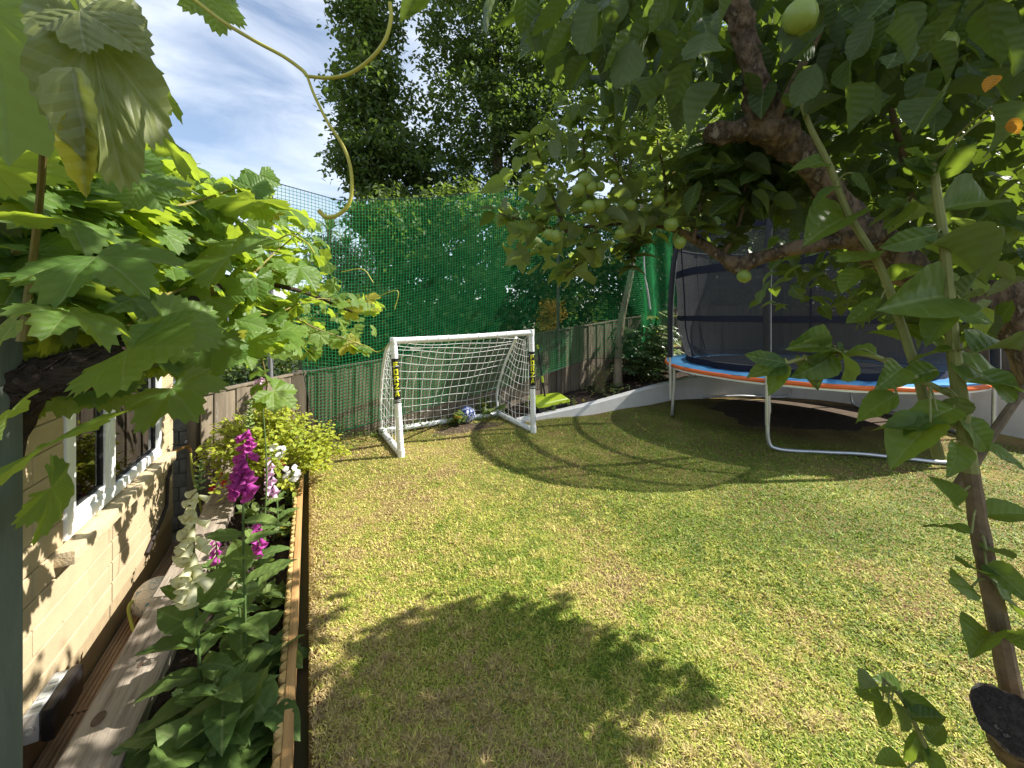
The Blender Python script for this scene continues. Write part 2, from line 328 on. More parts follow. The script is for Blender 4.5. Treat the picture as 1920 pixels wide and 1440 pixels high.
def tpl_palmate(lobes=5, step=52, n=44, deep=.42, seed=0, cup=.10, droop=.16, teeth=.09, width=1.0):
    g = np.random.default_rng(seed); span = math.radians(step * (lobes - 1) / 2 + 38); out = []
    for i in range(n + 1):
        a = -span + 2 * span * i / n; k = a / math.radians(step); d = abs(k - round(k)); kk = abs(round(k))
        r = (1, .92, .74, .55)[min(3, int(kk))] * (1 - deep * (d * 2) ** 1.7 * (.8 if kk < 2 else .5)); r *= 1 + (teeth if i % 2 else -teeth) * (.7 + .6 * g.random())
        out.append((a, r))
    V = [(0, 0, 0)]; LXY = [(0, 0)]
    def h(x, y, a, r):
        k = a / math.radians(step); d = abs(k - round(k)); return cup * r * d * 1.6 - droop * (x * x * .8 + y * y * .55) + g.uniform(-.012, .012)
    for f in (.5, 1):
        for a, r in out:
            rr = r * f if f == 1 else min(r * .6, .48); x, y = rr * math.cos(a), rr * math.sin(a) * width
            V.append((x, y, h(x, y, a, rr))); LXY.append((x, y))
    m = n + 1; T = []
    for i in range(n):
        T.append((0, 1 + i, 2 + i)); T.append((1 + i, 1 + m + i, 2 + m + i)); T.append((1 + i, 2 + m + i, 2 + i))
    return np.array(V), np.array(T), np.array(LXY)
def tpl_small(seed=0):                  # cheap leaf for far crowns: folded blade, 4 triangles
    V = np.array([(0,0,0),(.35,-.3,.07),(.42,0,-.02),(.35,.3,.07),(1,0,-.10),(.75,-.2,.02),(.75,.2,.02)], float)
    T = np.array([(0,1,2),(0,2,3),(1,5,2),(5,4,2),(2,4,6),(2,6,3)]); return V, T, V[:, :2].copy()
def tpl_mesh(name, tpl, mat_):
    me = mesh_np(name, tpl[0], tpl[1], True); attr(me, 'lx', tpl[2][:, 0]); attr(me, 'ly', tpl[2][:, 1]); attr(me, 'r', np.zeros(len(tpl[0])))
    me.materials.append(mat_); return me
def scatter(name, tpls, Ms, mat_, parent=None, r=None):
    """many leaves as one mesh; Ms: list of 4x4 matrices"""
    Vs, Fs, A, B, RR = [], [], [], [], []; base = 0
    Ms = np.array([np.array(m) for m in Ms]); idx = rng.integers(0, len(tpls), len(Ms)); rr = rng.random(len(Ms)) if r is None else r
    for k, (V, T, LXY) in enumerate(tpls):
        sel = np.where(idx == k)[0]
        if not len(sel): continue
        m = Ms[sel]; v = np.einsum('nij,vj->nvi', m[:, :3, :3], V) + m[:, None, :3, 3]; nv = len(V)
        f = T[None] + (np.arange(len(sel)) * nv)[:, None, None] + base
        Vs.append(v.reshape(-1, 3)); Fs.append(f.reshape(-1, T.shape[1])); A.append(np.tile(LXY[:, 0], len(sel))); B.append(np.tile(LXY[:, 1], len(sel))); RR.append(np.repeat(rr[sel], nv))
        base += nv * len(sel)
    me = mesh_np(name, np.concatenate(Vs), np.concatenate(Fs), True)
    attr(me, 'lx', np.concatenate(A)); attr(me, 'ly', np.concatenate(B)); attr(me, 'r', np.concatenate(RR))
    return obj(name, me, mat_, parent)
def rdir(zbias=0.0):
    v = Vector((random.gauss(0, 1), random.gauss(0, 1), random.gauss(0, 1) + zbias)); return v.normalized()
def leafM(p, size, up=(0, 0, 1), spread=.6, droop=.35, heading=None, w=1.0):
    x = Vector(heading) if heading is not None else Vector((random.gauss(0, 1), random.gauss(0, 1), -droop + random.gauss(0, .35)))
    return basis(x, Vector(up) + rdir() * spread, p, (size, size * w, size))
OV = [tpl_ovate(seed=i, wid=.54 + .045 * i, fold=.06 + .12 * ((i * 2) % 5), droop=-.04 + .12 * i, teeth=.022, wave=.028, rows=14, twist=(-.7, .5, -.25, .8, .1)[i]) for i in range(5)]
OVC = [tpl_ovate(seed=50 + i, wid=.60 + .05 * i, fold=.12 + .08 * i, droop=.12 + .12 * i, wave=.025, rows=5) for i in range(3)]
OVL = [tpl_ovate(seed=9 + i, wid=.46 + .03 * i, fold=.2, droop=.25 + .1 * i, wave=.03, rows=11, teeth=.02) for i in range(3)]
PAL = [tpl_palmate(seed=i, deep=.20 + .045 * i, cup=.06 + .06 * i, droop=.10 + .10 * i, width=1.0 + .05 * i, n=58, teeth=.055) for i in range(5)]
PALC = [tpl_palmate(seed=60 + i, deep=.24 + .05 * i, cup=.08 + .06 * i, droop=.12 + .1 * i, n=34, teeth=.06) for i in range(3)]
FAT = [tpl_palmate(lobes=7, step=44, n=56, seed=20 + i, deep=.75, teeth=.0, cup=.12, droop=.2) for i in range(2)]
SM = [tpl_small()]

# ------------------------------------------------------------------ setting: ground, lawn, path, soil
dS = Vector((-.4448, .8956, 0)); nS = Vector((.8956, .4448, 0)); S0 = Vector((-1.467, 1.262, 0))     # sleeper left edge
dE = Vector((-.4574, .8893, 0)); nE = Vector((.8893, .4574, 0)); E0 = Vector((-.674, 1.21, 0))       # edging rail, lawn side
dW = Vector((-.4472, .8944, 0)); nW = Vector((.8944, .4472, 0)); WC = Vector((-2.747, 3.196, 0))     # house wall, far corner
PATH_Z = -.40
FA = Vector((-2.3, 4.45, 0)); dF = Vector((.8375, .5457, 0)).normalized(); nF = Vector((.5457, -.8375, 0)).normalized()
def zramp(s, xs, zs): return float(np.interp(s, xs, zs))

M_lawn, t, b, out = newmat('lawn_earth'); l = t.links.new
g = N(t, 'ShaderNodeNewGeometry'); n1 = N(t, 'ShaderNodeTexNoise'); n1.inputs['Scale'].default_value = 1.3; n1.inputs['Detail'].default_value = 5
n2 = N(t, 'ShaderNodeTexNoise'); n2.inputs['Scale'].default_value = 60; n2.inputs['Detail'].default_value = 5
l(g.outputs['Position'], n1.inputs[0]); l(g.outputs['Position'], n2.inputs[0])
r1 = N(t, 'ShaderNodeValToRGB'); r1.color_ramp.elements[0].color = (.19, .13, .07, 1); r1.color_ramp.elements[1].color = (.30, .25, .10, 1); r1.color_ramp.elements[0].position = .4; r1.color_ramp.elements[1].position = .62
r2 = N(t, 'ShaderNodeValToRGB'); r2.color_ramp.elements[0].color = (.55, .5, .45, 1); r2.color_ramp.elements[1].color = (1.3, 1.25, 1.1, 1)
mm = N(t, 'ShaderNodeMixRGB'); mm.blend_type = 'MULTIPLY'; mm.inputs[0].default_value = 1
l(n1.outputs[0], r1.inputs[0]); l(n2.outputs[0], r2.inputs[0]); l(r1.outputs[0], mm.inputs[1]); l(r2.outputs[0], mm.inputs[2]); l(mm.outputs[0], b.inputs['Base Color'])
b.inputs['Roughness'].default_value = 1; b.inputs['Specular IOR Level'].default_value = .1
bp = N(t, 'ShaderNodeBump'); bp.inputs['Distance'].default_value = .02; l(n2.outputs[0], bp.inputs['Height']); l(bp.outputs[0], b.inputs['Normal'])

def prism(name, poly, z0, z1, m):
    n = len(poly); v = [(p[0], p[1], z1) for p in poly] + [(p[0], p[1], z0) for p in poly]
    f = [tuple(range(n)), tuple(range(2 * n - 1, n - 1, -1))] + [(i, i + n, (i + 1) % n + n, (i + 1) % n) for i in range(n)]
    return MB().add(v, f).build(name, m, smooth=False)
def on(o0, d, n_, a, w): q = o0 + d * a + n_ * w; return (q.x, q.y)
far = 300
M_far = mat('rough_ground', (.07, .075, .03), (.10, .08, .045), scale=2, rough=1, bump=.5, bscale=20)
# the ground is one sheet with a step down at the flower bed: high side and the low side by the house
hp = [on(S0, dS, nS, -far, .10), on(S0, dS, nS, -far, far), on(S0, dS, nS, far, far), on(S0, dS, nS, far, .10)]
gq = MB(); v = [(x, y, -.10) for x, y in hp] + [(hp[0][0], hp[0][1], PATH_Z - .02), (hp[3][0], hp[3][1], PATH_Z - .02)]
lp = [on(S0, dS, nS, -far, -far), on(S0, dS, nS, far, -far)]
v += [(lp[0][0], lp[0][1], PATH_Z - .02), (lp[1][0], lp[1][1], PATH_Z - .02)]
gq.add(v, [(0, 1, 2, 3), (0, 3, 5, 4), (4, 5, 7, 6)])
tag(gq.build('ground', M_far, smooth=False), kind='structure')
# lawn slab: from the edging to the white wall, uneven top
def lawn_z(x, y): return .012 * math.sin(x * 1.7 + 1) * math.cos(y * 1.3) + .008 * math.sin(x * 4.1 + y * 3.3)
gx = np.linspace(0, 1, 70); V = []; Fq = []
nr = 70
for i in range(nr):
    a = -2.2 + 9.4 * i / (nr - 1)
    for j in range(nr):
        w = .045 + 9.5 * (j / (nr - 1)) ** 1.3; q = E0 + dE * a + nE * w; edge = min(1, (w - .045) / .1)
        V.append((q.x, q.y, lawn_z(q.x, q.y) - .03 * (1 - edge)))
for i in range(nr - 1):
    for j in range(nr - 1): Fq.append((i * nr + j, i * nr + j + 1, (i + 1) * nr + j + 1, (i + 1) * nr + j))
tag(obj('lawn', mesh_np('lawn', V, Fq, True), M_lawn), kind='structure')
M_worn = mat('worn_soil', (.10, .068, .042), (.06, .042, .028), scale=9, rough=1, bump=.8, bscale=60, c3=(.19, .14, .085), bdist=.02)
def soil_patch(name, cx, cy, rx, ry, rot, n=64):
    mb = MB(); ph = [R(0, 6) for _ in range(4)]; rings = 8
    for j in range(rings + 1):
        for i in range(n):
            a = 2 * math.pi * i / n; f = (j / rings) * (1 + .07 * math.sin(3 * a + ph[0]) + .05 * math.sin(7 * a + ph[1]) + .04 * math.sin(13 * a + ph[2]))
            x, y = rx * f * math.cos(a), ry * f * math.sin(a); X, Y_ = cx + x * math.cos(rot) - y * math.sin(rot), cy + x * math.sin(rot) + y * math.cos(rot)
            mb.v.append((X, Y_, lawn_z(X, Y_) + .004 - .012 * (j / rings) ** 6))
    for j in range(rings):
        for i in range(n): mb.f.append((j * n + i, (j + 1) * n + i, (j + 1) * n + (i + 1) % n, j * n + (i + 1) % n))
    tag(mb.build(name, M_worn), kind='structure')
soil_patch('worn_soil', 4.25, 5.85, 1.55, 1.1, .1)
soil_patch('worn_soil', -.55, 5.05, .62, .22, .54)
# flower-bed soil between sleeper and edging
V = []; Fq = []; na, nb = 90, 22
for i in range(na):
    a = -1.0 + 4.6 * i / (na - 1)
    for j in range(nb):
        p0 = S0 + dS * a + nS * .19; p1 = E0 + dE * (a + .05) - nE * .06; q = p0.lerp(p1, j / (nb - 1))
        V.append((q.x, q.y, -.075 + R(-.014, .014) + .02 * math.sin(a * 5 + j)))
for i in range(na - 1):
    for j in range(nb - 1): Fq.append((i * nb + j, i * nb + j + 1, (i + 1) * nb + j + 1, (i + 1) * nb + j))
tag(obj('flower_bed', mesh_np('flower_bed', V, Fq, True), M_soil), kind='structure')
# soil crumbs and wood chips
cr = MB()
for k in range(900):
    a = R(-.4, 3.2); q = (S0 + dS * a + nS * .2).lerp(E0 + dE * a - nE * .06, random.random()); s = R(.004, .013)
    cr.box(basis(rdir(), rdir(), (q.x, q.y, -.068 + R(0, .012))), s * R(.8, 2.2), s, s * .7)
tag(cr.build('soil_crumbs', M_soil, smooth=False), 'dark crumbs of soil and bark on the flower bed', 'soil', kind='stuff')
# path with grooved boards
pa = tag(prism('path', [on(WC, -dW, nW, -.6, 0), on(WC, -dW, nW, 3.3, 0), on(S0, dS, nS, -1.6, .02), on(S0, dS, nS, 2.3, .02)], PATH_Z - .1, PATH_Z - .004, M_path), kind='structure')
def board_mesh(w, h, ln, grooves):
    prof = [(-w / 2, 0), (-w / 2, h)]
    for k in range(grooves):
        c = -w / 2 + w * (k + .7) / (grooves + .4); q = w / (grooves + .4) * .22
        prof += [(c - q, h), (c - q * .6, h - .006), (c + q * .6, h - .006), (c + q, h)]
    prof += [(w / 2, h), (w / 2, 0)]
    n = len(prof); v = [(-ln / 2, y, z) for y, z in prof] + [(ln / 2, y, z) for y, z in prof]
    f = [(i, (i + 1) % n, (i + 1) % n + n, i + n) for i in range(n)] + [tuple(range(n - 1, -1, -1)), tuple(range(n, 2 * n))]
    me = bpy.data.meshes.new('board'); me.from_pydata(v, [], f); me.update(); return me
bme = board_mesh(.142, .026, 1.55, 7)
for row in range(2):
    for k in range(2):
        q = WC - dW * (.80 + 1.56 * k + .04 * row) + nW * (.082 + .147 * row); q.z = PATH_Z
        obj('board', bme, M_deck, pa, basis(-dW, (0, 0, 1), q))

# ------------------------------------------------------------------ house with block wall and window
house = thing('house', 'cream painted block house with white framed window on left', 'house', (WC.x, WC.y, PATH_Z))
def wp(s, out, z): q = WC - dW * s + nW * out; return Vector((q.x, q.y, z))
def wbox(mb, s0, s1, o0, o1, z0, z1, ch=0): return mb.box(basis(-dW, (0, 0, 1), wp((s0 + s1) / 2, (o0 + o1) / 2, (z0 + z1) / 2)), s1 - s0, o1 - o0, z1 - z0, ch)
WS0, WS1, WZ0, WZ1, TOP, LEN = .30, 1.555, .41, 1.50, 2.02, 3.3
core = MB()
wbox(core, .0, WS0, -.14, -.005, PATH_Z, TOP); wbox(core, WS1, LEN, -.14, -.005, PATH_Z, TOP)
wbox(core, WS0, WS1, -.14, -.006, PATH_Z, WZ0 - .01); wbox(core, WS0, WS1, -.14, -.006, WZ1, TOP)
wall = core.build('wall', M_mortar, house, smooth=False)
pitch, bl = .117, .445; cache = {}
def block(s0, s1, z0, z1):
    w, h = round(s1 - s0 - .006, 3), round(z1 - z0 - .006, 3)
    if w < .03: return
    if (w, h) not in cache:
        mb = MB(); x, z, d, c = w / 2, h / 2, .02, .005
        v = [(-x, -d, -z), (x, -d, -z), (x, -d, z), (-x, -d, z), (-x, 0, -z), (x, 0, -z), (x, 0, z), (-x, 0, z), (-x + c, .004, -z + c), (x - c, .004, -z + c), (x - c, .004, z - c), (-x + c, .004, z - c)]
        mb.add(v, [(0, 4, 5, 1), (1, 5, 6, 2), (2, 6, 7, 3), (3, 7, 4, 0), (4, 8, 9, 5), (5, 9, 10, 6), (6, 10, 11, 7), (7, 11, 8, 4), (8, 11, 10, 9)])
        me = bpy.data.meshes.new('block'); me.from_pydata(mb.v, [], mb.f); me.update(); me.materials.append(M_cream); cache[(w, h)] = me
    q = wp((s0 + s1) / 2, R(-.0012, .0012), (z0 + z1) / 2)
    M = Matrix(((-dW.x, nW.x, 0, q.x), (-dW.y, nW.y, 0, q.y), (0, 0, 1, q.z), (0, 0, 0, 1)))
    obj('block', cache[(w, h)], None, wall, M)
k = -9
while True:
    z0 = .87 + pitch * k; z1 = z0 + pitch; k += 1
    if z1 <= PATH_Z + .01: continue
    if z0 >= TOP - .02: break
    z0 = max(z0, PATH_Z); z1 = min(z1, TOP); s = -(bl / 2 if k % 2 else 0)
    while s < 2.75:
        a, c = max(s, 0), min(s + bl, LEN); s += bl
        if c - a < .03: continue
        inw = z1 > WZ0 - .075 and z0 < WZ1 - .01
        if not inw: block(a, c, z0, z1)
        else:
            zz = z0
            if z0 < WZ0 - .075 and z1 > WZ0 - .075:
                block(a, c, z0, z1); continue
            if a < WS0: block(a, min(c, WS0), zz, z1)
            if c > WS1: block(max(a, WS1), c, zz, z1)
rest = MB()
wbox(rest, 0, .12, -2.6, -.145, PATH_Z, TOP); wbox(rest, LEN - .12, LEN, -2.6, -.145, PATH_Z, TOP); wbox(rest, .12, LEN - .12, -2.6, -2.48, PATH_Z, TOP)
rest.build('rear_wall', M_room, house, smooth=False)
wbox(MB(), .121, LEN - .121, -2.479, -.146, PATH_Z - .02, PATH_Z + .02).build('floor', M_path, house, smooth=False)
wbox(MB(), -.12, LEN + .1, -2.7, .12, TOP + .002, TOP + .09, .01).build('roof', M_roof, house, smooth=False)
wbox(MB(), .2, 1.64, -.03, .072, WZ0 - .075, WZ0 - .012, .006).build('window_sill', M_sill, house)
win = wbox(wbox(wbox(wbox(MB(), WS0, WS0 + .062, -.07, .012, WZ0, WZ1, .006), WS1 - .062, WS1, -.07, .012, WZ0, WZ1, .006),
      WS0 + .06, WS1 - .06, -.07, .010, WZ0, WZ0 + .066, .006), WS0 + .06, WS1 - .06, -.07, .010, WZ1 - .066, WZ1, .006).build('window', M_upvc, house)
wbox(MB(), 1.045, 1.115, -.068, .008, WZ0 + .064, WZ1 - .064, .006).build('mullion', M_upvc, win)
sh = MB()
for a, c in ((1.117, 1.155), (WS1 - .10, WS1 - .064)): wbox(sh, a, c, -.055, .004, WZ0 + .067, WZ1 - .067, .004)
for a, c in ((WZ0 + .067, WZ0 + .105), (WZ1 - .105, WZ1 - .067)): wbox(sh, 1.157, WS1 - .102, -.055, .004, a, c, .004)
sh.build('sash', M_upvc, win)
for a, c, z0, z1 in ((WS0 + .064, 1.043, WZ0 + .068, WZ1 - .068), (1.157, WS1 - .102, WZ0 + .107, WZ1 - .107)):
    q = MB(); e = .008
    wbox(q, a, a + e, -.03, -.006, z0, z1); wbox(q, c - e, c, -.03, -.006, z0, z1); wbox(q, a + e, c - e, -.03, -.006, z0, z0 + e); wbox(q, a + e, c - e, -.03, -.006, z1 - e, z1)
    q.build('gasket', M_gasket, win, smooth=False)
    wbox(MB(), a + .002, c - .002, -.024, -.018, z0, z1).build('pane', M_glass, win, smooth=False)
wbox(MB(), WS0 - .02, WS1 + .02, -.05, .004, WZ1 + .001, WZ1 + .012).build('drip_strip', M_upvc, house, smooth=False)
# room behind the window: a counter with pots
ct = thing('counter', 'pale counter top behind the house window', 'counter', wp(.95, -.5, PATH_Z))
wbox(MB(), .2, 1.75, -.72, -.15, .36, .40, .005).build('counter_top', mat('counter_white', (.5, .51, .48), rough=.4), ct)
for s in (.25, 1.7): wbox(MB(), s, s + .04, -.68, -.22, PATH_Z + .02, .36).build('leg', M_room, ct, smooth=False)
M_terra = mat('terracotta', (.42, .15, .06), (.33, .11, .05), scale=12, rough=.8); M_opot = mat('orange_pot', (.60, .19, .03), (.5, .15, .03), rough=.45)
M_creamp = mat('cream_pot', (.55, .5, .42), rough=.5)
def pot(name, lab, s, o, r, h, m, z=.4):
    th = thing(name, lab, 'plant pot', wp(s, o, z))
    MB().lathe([(0, 0), (r * .72, 0), (r * .97, h * .82), (r * 1.08, h * .83), (r * 1.08, h), (r * .95, h), (r * .9, h * .9), (0, h * .9)], Matrix.Translation(wp(s, o, z)), 20).build('pot', m, th); return th
op = pot('orchid', 'orchid with pale spotted flowers in orange bowl behind left window pane', 1.33, -.36, .11, .12, M_opot)
st = [wp(1.33, -.36, .5), wp(1.33, -.34, .75), wp(1.36, -.3, .95), wp(1.40, -.27, 1.02)]
MB().tube(spline(st, 5)[:, :3], .005, 6).build('stem', M_stem, op)
om = tpl_mesh('bloom', tpl_palmate(lobes=5, step=72, n=30, deep=.5, teeth=0, seed=3), leafmat('orchid_petal', (.62, .5, .52), (.4, .2, .25), (.5, .4, .4), vein='palmate', veincol=(.2, .03, .07)))
for k in range(22):
    q = wp(1.33 + R(-.07, .08), -.33 + R(-.05, .05), .68 + k * .016); obj('bloom', om, None, op, leafM(q, R(.03, .045), up=(nW.x, nW.y, .2), spread=.5))
lfm = [tpl_mesh('leaf', q, Lf_fox) for q in OVL]
for k in range(6): obj('leaf', lfm[k % 3], None, op, leafM(wp(1.33, -.36, .52), R(.15, .2), heading=(R(-1, 1), R(-1, 1), .25)))
for (s, o, r, h, m_, nm, lab, nl) in ((.83, -.40, .10, .13, M_terra, 'potted_plant', 'leafy plant in terracotta pot behind right window pane', 26), (1.2, -.55, .09, .13, M_creamp, 'potted_plant', 'small plant in cream pot beside the window mullion', 16)):
    th = pot(nm, lab, s, o, r, h, m_)
    for k in range(nl):
        p0 = wp(s + R(-.05, .05), o + R(-.05, .05), .52 + R(0, .22)); obj('leaf', lfm[k % 3], None, th, leafM(p0, R(.06, .11), heading=(R(-1, 1), R(-1, 1), R(-.1, .9))))
    MB().tube([wp(s, o, .5), wp(s, o, .74)], .004, 5).build('stem', M_stem, th)
vz = thing('glass_vase', 'tall clear glass vase near right end of window', 'vase', wp(.52, -.34, .4))
MB().lathe([(0, .0), (.055, .0), (.06, .02), (.055, .3), (.05, .3), (.052, .02), (0, .015)], Matrix.Translation(wp(.52, -.34, .4)), 20).build('body', glassmat('vase_glass', (.8, .88, .84), .1), vz)
MB().lathe([(.0, .02), (.05, .02), (.05, .12), (0, .12)], Matrix.Translation(wp(.52, -.34, .4)), 16).build('water', glassmat('vase_water', (.6, .75, .68), .03), vz)

# wall fittings
sk = thing('outdoor_socket', 'grey weatherproof socket box with black cover low on cream wall', 'socket', wp(1.78, 0, -.22))
wbox(MB(), 1.64, 1.86, .006, .055, -.235, -.12, .008).build('back_box', mat('socket_grey', (.55, .55, .54), (.45, .45, .44), rough=.5), sk)
cv = MB(); wbox(cv, 1.632, 1.868, .057, .10, -.243, -.112, .016); wbox(cv, 1.66, 1.84, .06, .09, -.262, -.244, .004); cv.build('cover', mat('socket_black', (.022, .02, .022), (.015, .014, .015), rough=.35), sk)
for s in (1.69, 1.73, 1.77, 1.81): wbox(MB(), s, s + .02, .02, .045, -.1195, -.115).build('knockout', M_lgrey, sk, smooth=False)
MB().lathe([(0, 0), (.014, 0), (.014, .004), (0, .004)], basis((0, 0, 1), -dW, wp(1.861, .03, -.18)), 14).build('knockout', M_lgrey, sk)
tp = thing('outdoor_tap', 'dark pipe and brass tap at the far corner of cream wall', 'tap', wp(.1, .03, -.02))
MB().tube([wp(.62, .02, -.155), wp(.55, .02, -.13), wp(.33, .02, -.06), wp(.22, .02, .0), wp(.2, .02, .19), wp(.14, .02, .22), wp(.12, .02, .33)], .011, 8).build('pipe', mat('dark_pipe', (.04, .03, .03), rough=.6), tp)
MB().tube([wp(.12, .02, .33), wp(.12, .02, .36), wp(.02, .05, .36), wp(-.06, .09, .355), wp(-.07, .1, .30)], [.014, .016, .012, .013, .010], 8).build('tap_body', mat('brass', (.35, .2, .08), metal=.8, rough=.4), tp)
MB().box(basis(dW, (0, 0, 1), wp(-.03, .075, .40)), .06, .012, .012, .003).build('tap_handle', M_dark, tp)
# hose
hz = PATH_Z + .036
hs = thing('garden_hose', 'yellow green hose lying along the gap beside the cream wall', 'hose', (-2.0, 1.9, hz))
pts = [wp(-.07, .1, .29), wp(-.05, .12, .1), wp(.05, .2, -.2), wp(.2, .2, hz + .02), wp(.5, .16, hz), wp(.85, .2, hz + .02), wp(1.02, .07, hz + .13), wp(1.12, .10, hz + .05), wp(1.35, .22, hz), wp(1.7, .25, hz), wp(2.1, .27, hz), wp(2.7, .24, hz)]
MB().tube(spline(pts, 8), .0085, 8).build('hose_tube', mat('hose_green', (.34, .36, .06), (.28, .3, .05), rough=.45), hs)
# pale football in the gap
def football(name, lab, c, r, ca, cb, seed, thr):
    m, t, b, out = newmat(name + '_skin'); l = t.links.new; tc_ = N(t, 'ShaderNodeTexCoord')
    nz_ = N(t, 'ShaderNodeTexVoronoi'); nz_.inputs['Scale'].default_value = 1.7; nz_.feature = 'SMOOTH_F1'; mp_ = N(t, 'ShaderNodeMapping'); mp_.inputs['Location'].default_value = (seed, seed * .7, 0)
    dn = N(t, 'ShaderNodeTexNoise'); dn.inputs['Scale'].default_value = 1.4; dn.inputs['Distortion'].default_value = 1.2
    l(tc_.outputs['Normal'], mp_.inputs[0]); l(mp_.outputs[0], dn.inputs[0])
    st_ = math_(t, 'LESS_THAN', math_(t, 'PINGPONG', dn.outputs[0], .09), thr); mx_ = N(t, 'ShaderNodeMixRGB'); mx_.inputs[1].default_value = (*ca, 1); mx_.inputs[2].default_value = (*cb, 1)
    l(st_, mx_.inputs[0]); l(mx_.outputs[0], b.inputs['Base Color']); b.inputs['Roughness'].default_value = .45
    bm = bmesh.new(); bmesh.ops.create_icosphere(bm, subdivisions=4, radius=1)
    ico = bmesh.new(); bmesh.ops.create_icosphere(ico, subdivisions=1, radius=1); ico.verts.ensure_lookup_table()
    cs = [v.co.normalized() for v in ico.verts] + [f.calc_center_median().normalized() for f in ico.faces]; ico.free()
    for v in bm.verts:
        d = sorted((v.co - q).length for q in cs)[:2]; gap = d[1] - d[0]; v.co *= r * (1 - .022 * max(0, 1 - gap / .09))
    me = bpy.data.meshes.new(name); bm.to_mesh(me); bm.free(); me.polygons.foreach_set('use_smooth', [True] * len(me.polygons))
    th = thing(name, lab, 'football', (c[0], c[1], c[2] - r)); obj('ball_skin', me, m, th, Matrix.Translation(c) @ Matrix.Rotation(.6, 4, 'X'))
    MB().lathe([(0, r * .985), (.006, r * .99), (.006, r * 1.002), (0, r * 1.003)], Matrix.Translation(c) @ Matrix.Rotation(1.1, 4, 'Y'), 8).build('valve', M_black, th); return th
football('football', 'worn pale football with faded blue marks in gap by wall', wp(.96, .155, PATH_Z + .025 + .106), .106, (.62, .58, .52), (.13, .25, .33), 2.0, .017)

# concrete block pier beside the fence
pier = thing('block_pier', 'grey concrete block pier between house corner and fence', 'pier', (-2.86, 3.48, PATH_Z))
px_, pd_ = Vector((.9, .44, 0)).normalized(), Vector((-.44, .9, 0)).normalized()
MB().box(basis(px_, (0, 0, 1), (-2.82, 3.50, .15)), .36, .09, 1.1).build('mortar_core', M_mortar if False else M_path, pier, smooth=False)
for k in range(9):
    z = PATH_Z + .06 + k * .12
    for a in ((-.09, .09) if k % 2 else (-.135, .0, .135)):
        w = .172 if k % 2 else (.082 if a else .172)
        q = Vector((-2.82, 3.50, z)) + px_ * a; q.x += pd_.x * -.012; q.y += pd_.y * -.012
        MB().box(basis(px_, (0, 0, 1), q), w, .10, .112, .004).build('block', M_conc, pier)

# sleepers and log edging
def sleeper(lab, a0, a1, off, seed):
    th = thing('timber_sleeper', lab, 'sleeper', (S0 + dS * a0 + nS * .1)[:] , group='timber sleepers')
    c = S0 + dS * ((a0 + a1) / 2) + nS * (.095 + off); mb = MB()
    bm = bmesh.new(); n = int((a1 - a0) / .06); w, h = .19, .2
    mb.box(basis(dS, (0, 0, 1), (c.x, c.y, -.1)), a1 - a0, w, h, .008)
    mb.build('beam', M_sleeper, th)
    mk = mat('knot_wood_%d' % seed, (.10, .065, .045), (.16, .11, .075), scale=40, rough=.9)
    for k in range(int((a1 - a0) * 3)):
        q = S0 + dS * R(a0 + .1, a1 - .1) + nS * (.095 + off + R(-.06, .06)); s = R(.008, .02)
        MB().add([(q + dS * (math.cos(i) * s * 1.7) + nS * (math.sin(i) * s)) + Vector((0, 0, .0012)) for i in np.linspace(0, 2 * math.pi, 11)[:-1]], [tuple(range(10))]).build('knot', mk, th, smooth=False)
    c2 = c.copy(); MB().box(basis(dS, (0, 0, 1), (c2.x, c2.y, -.305)), a1 - a0, w - .006, .2, .006).build('lower_beam', M_deck, th); bm.free()
sleeper('long weathered timber sleeper between flower bed and house wall', -1.0, 1.92, 0, 1)
sleeper('short far timber sleeper ending at the fence near golden shrub', 1.94, 2.75, -.02, 2)
ed = thing('log_edging', 'orange brown log edging between flower bed and lawn', 'edging', (E0.x, E0.y, -.1))
q = E0 + dE * .95 - nE * .016; MB().box(basis(dE, (0, 0, 1), (q.x, q.y, -.02)), 3.5, .032, .16, .003).build('rail', M_edge, ed)
lg = MB(); n = 9
for zz in (-.14, .052, .058):
    rr = .0265 if zz < .055 else .022
    for k in range(n):
        a = math.pi * k / (n - 1); lg.v.append((math.cos(a) * rr, math.sin(a) * rr, zz))
for i in range(2):
    for k in range(n - 1): lg.f.append((i * n + k, i * n + k + 1, (i + 1) * n + k + 1, (i + 1) * n + k))
lg.f.append(tuple(2 * n + k for k in range(n)))
lme = bpy.data.meshes.new('log'); lme.from_pydata(lg.v, [], lg.f); lme.update(); lme.materials.append(M_log)
for k in range(62):
    q = E0 + dE * (-.72 + .0545 * k) - nE * .033; a = math.atan2(-nE.y, -nE.x) - math.pi / 2
    obj('log', lme, None, ed, Matrix.Translation((q.x, q.y, R(-.006, .003))) @ Matrix.Rotation(a + R(-.04, .04), 4, 'Z') @ Matrix.Scale(R(.96, 1.03), 4))

# pergola post at the left edge
pp = thing('pergola_post', 'smooth grey green post at the left edge under the vine', 'post', (-.846, .62, -.1))
MB().box(Matrix.Translation((-.846, .62, .91)), .072, .072, 2.02, .006).build('post', M_post, pp)
MB().box(Matrix.Translation((-.846, .62, 1.935)), .09, .09, .03, .006).build('post_cap', M_post, pp)
MB().tube([(-.846, .62, 1.85), (-1.3, 2.2, 1.85), (-2.58, 4.22, 1.80)], .0025, 6).build('trellis_wire', M_galv, pp)
MB().tube([(-.846, .62, 1.55), (-1.3, 2.2, 1.55), (-2.58, 4.22, 1.52)], .0025, 6).build('trellis_wire', M_galv, pp)

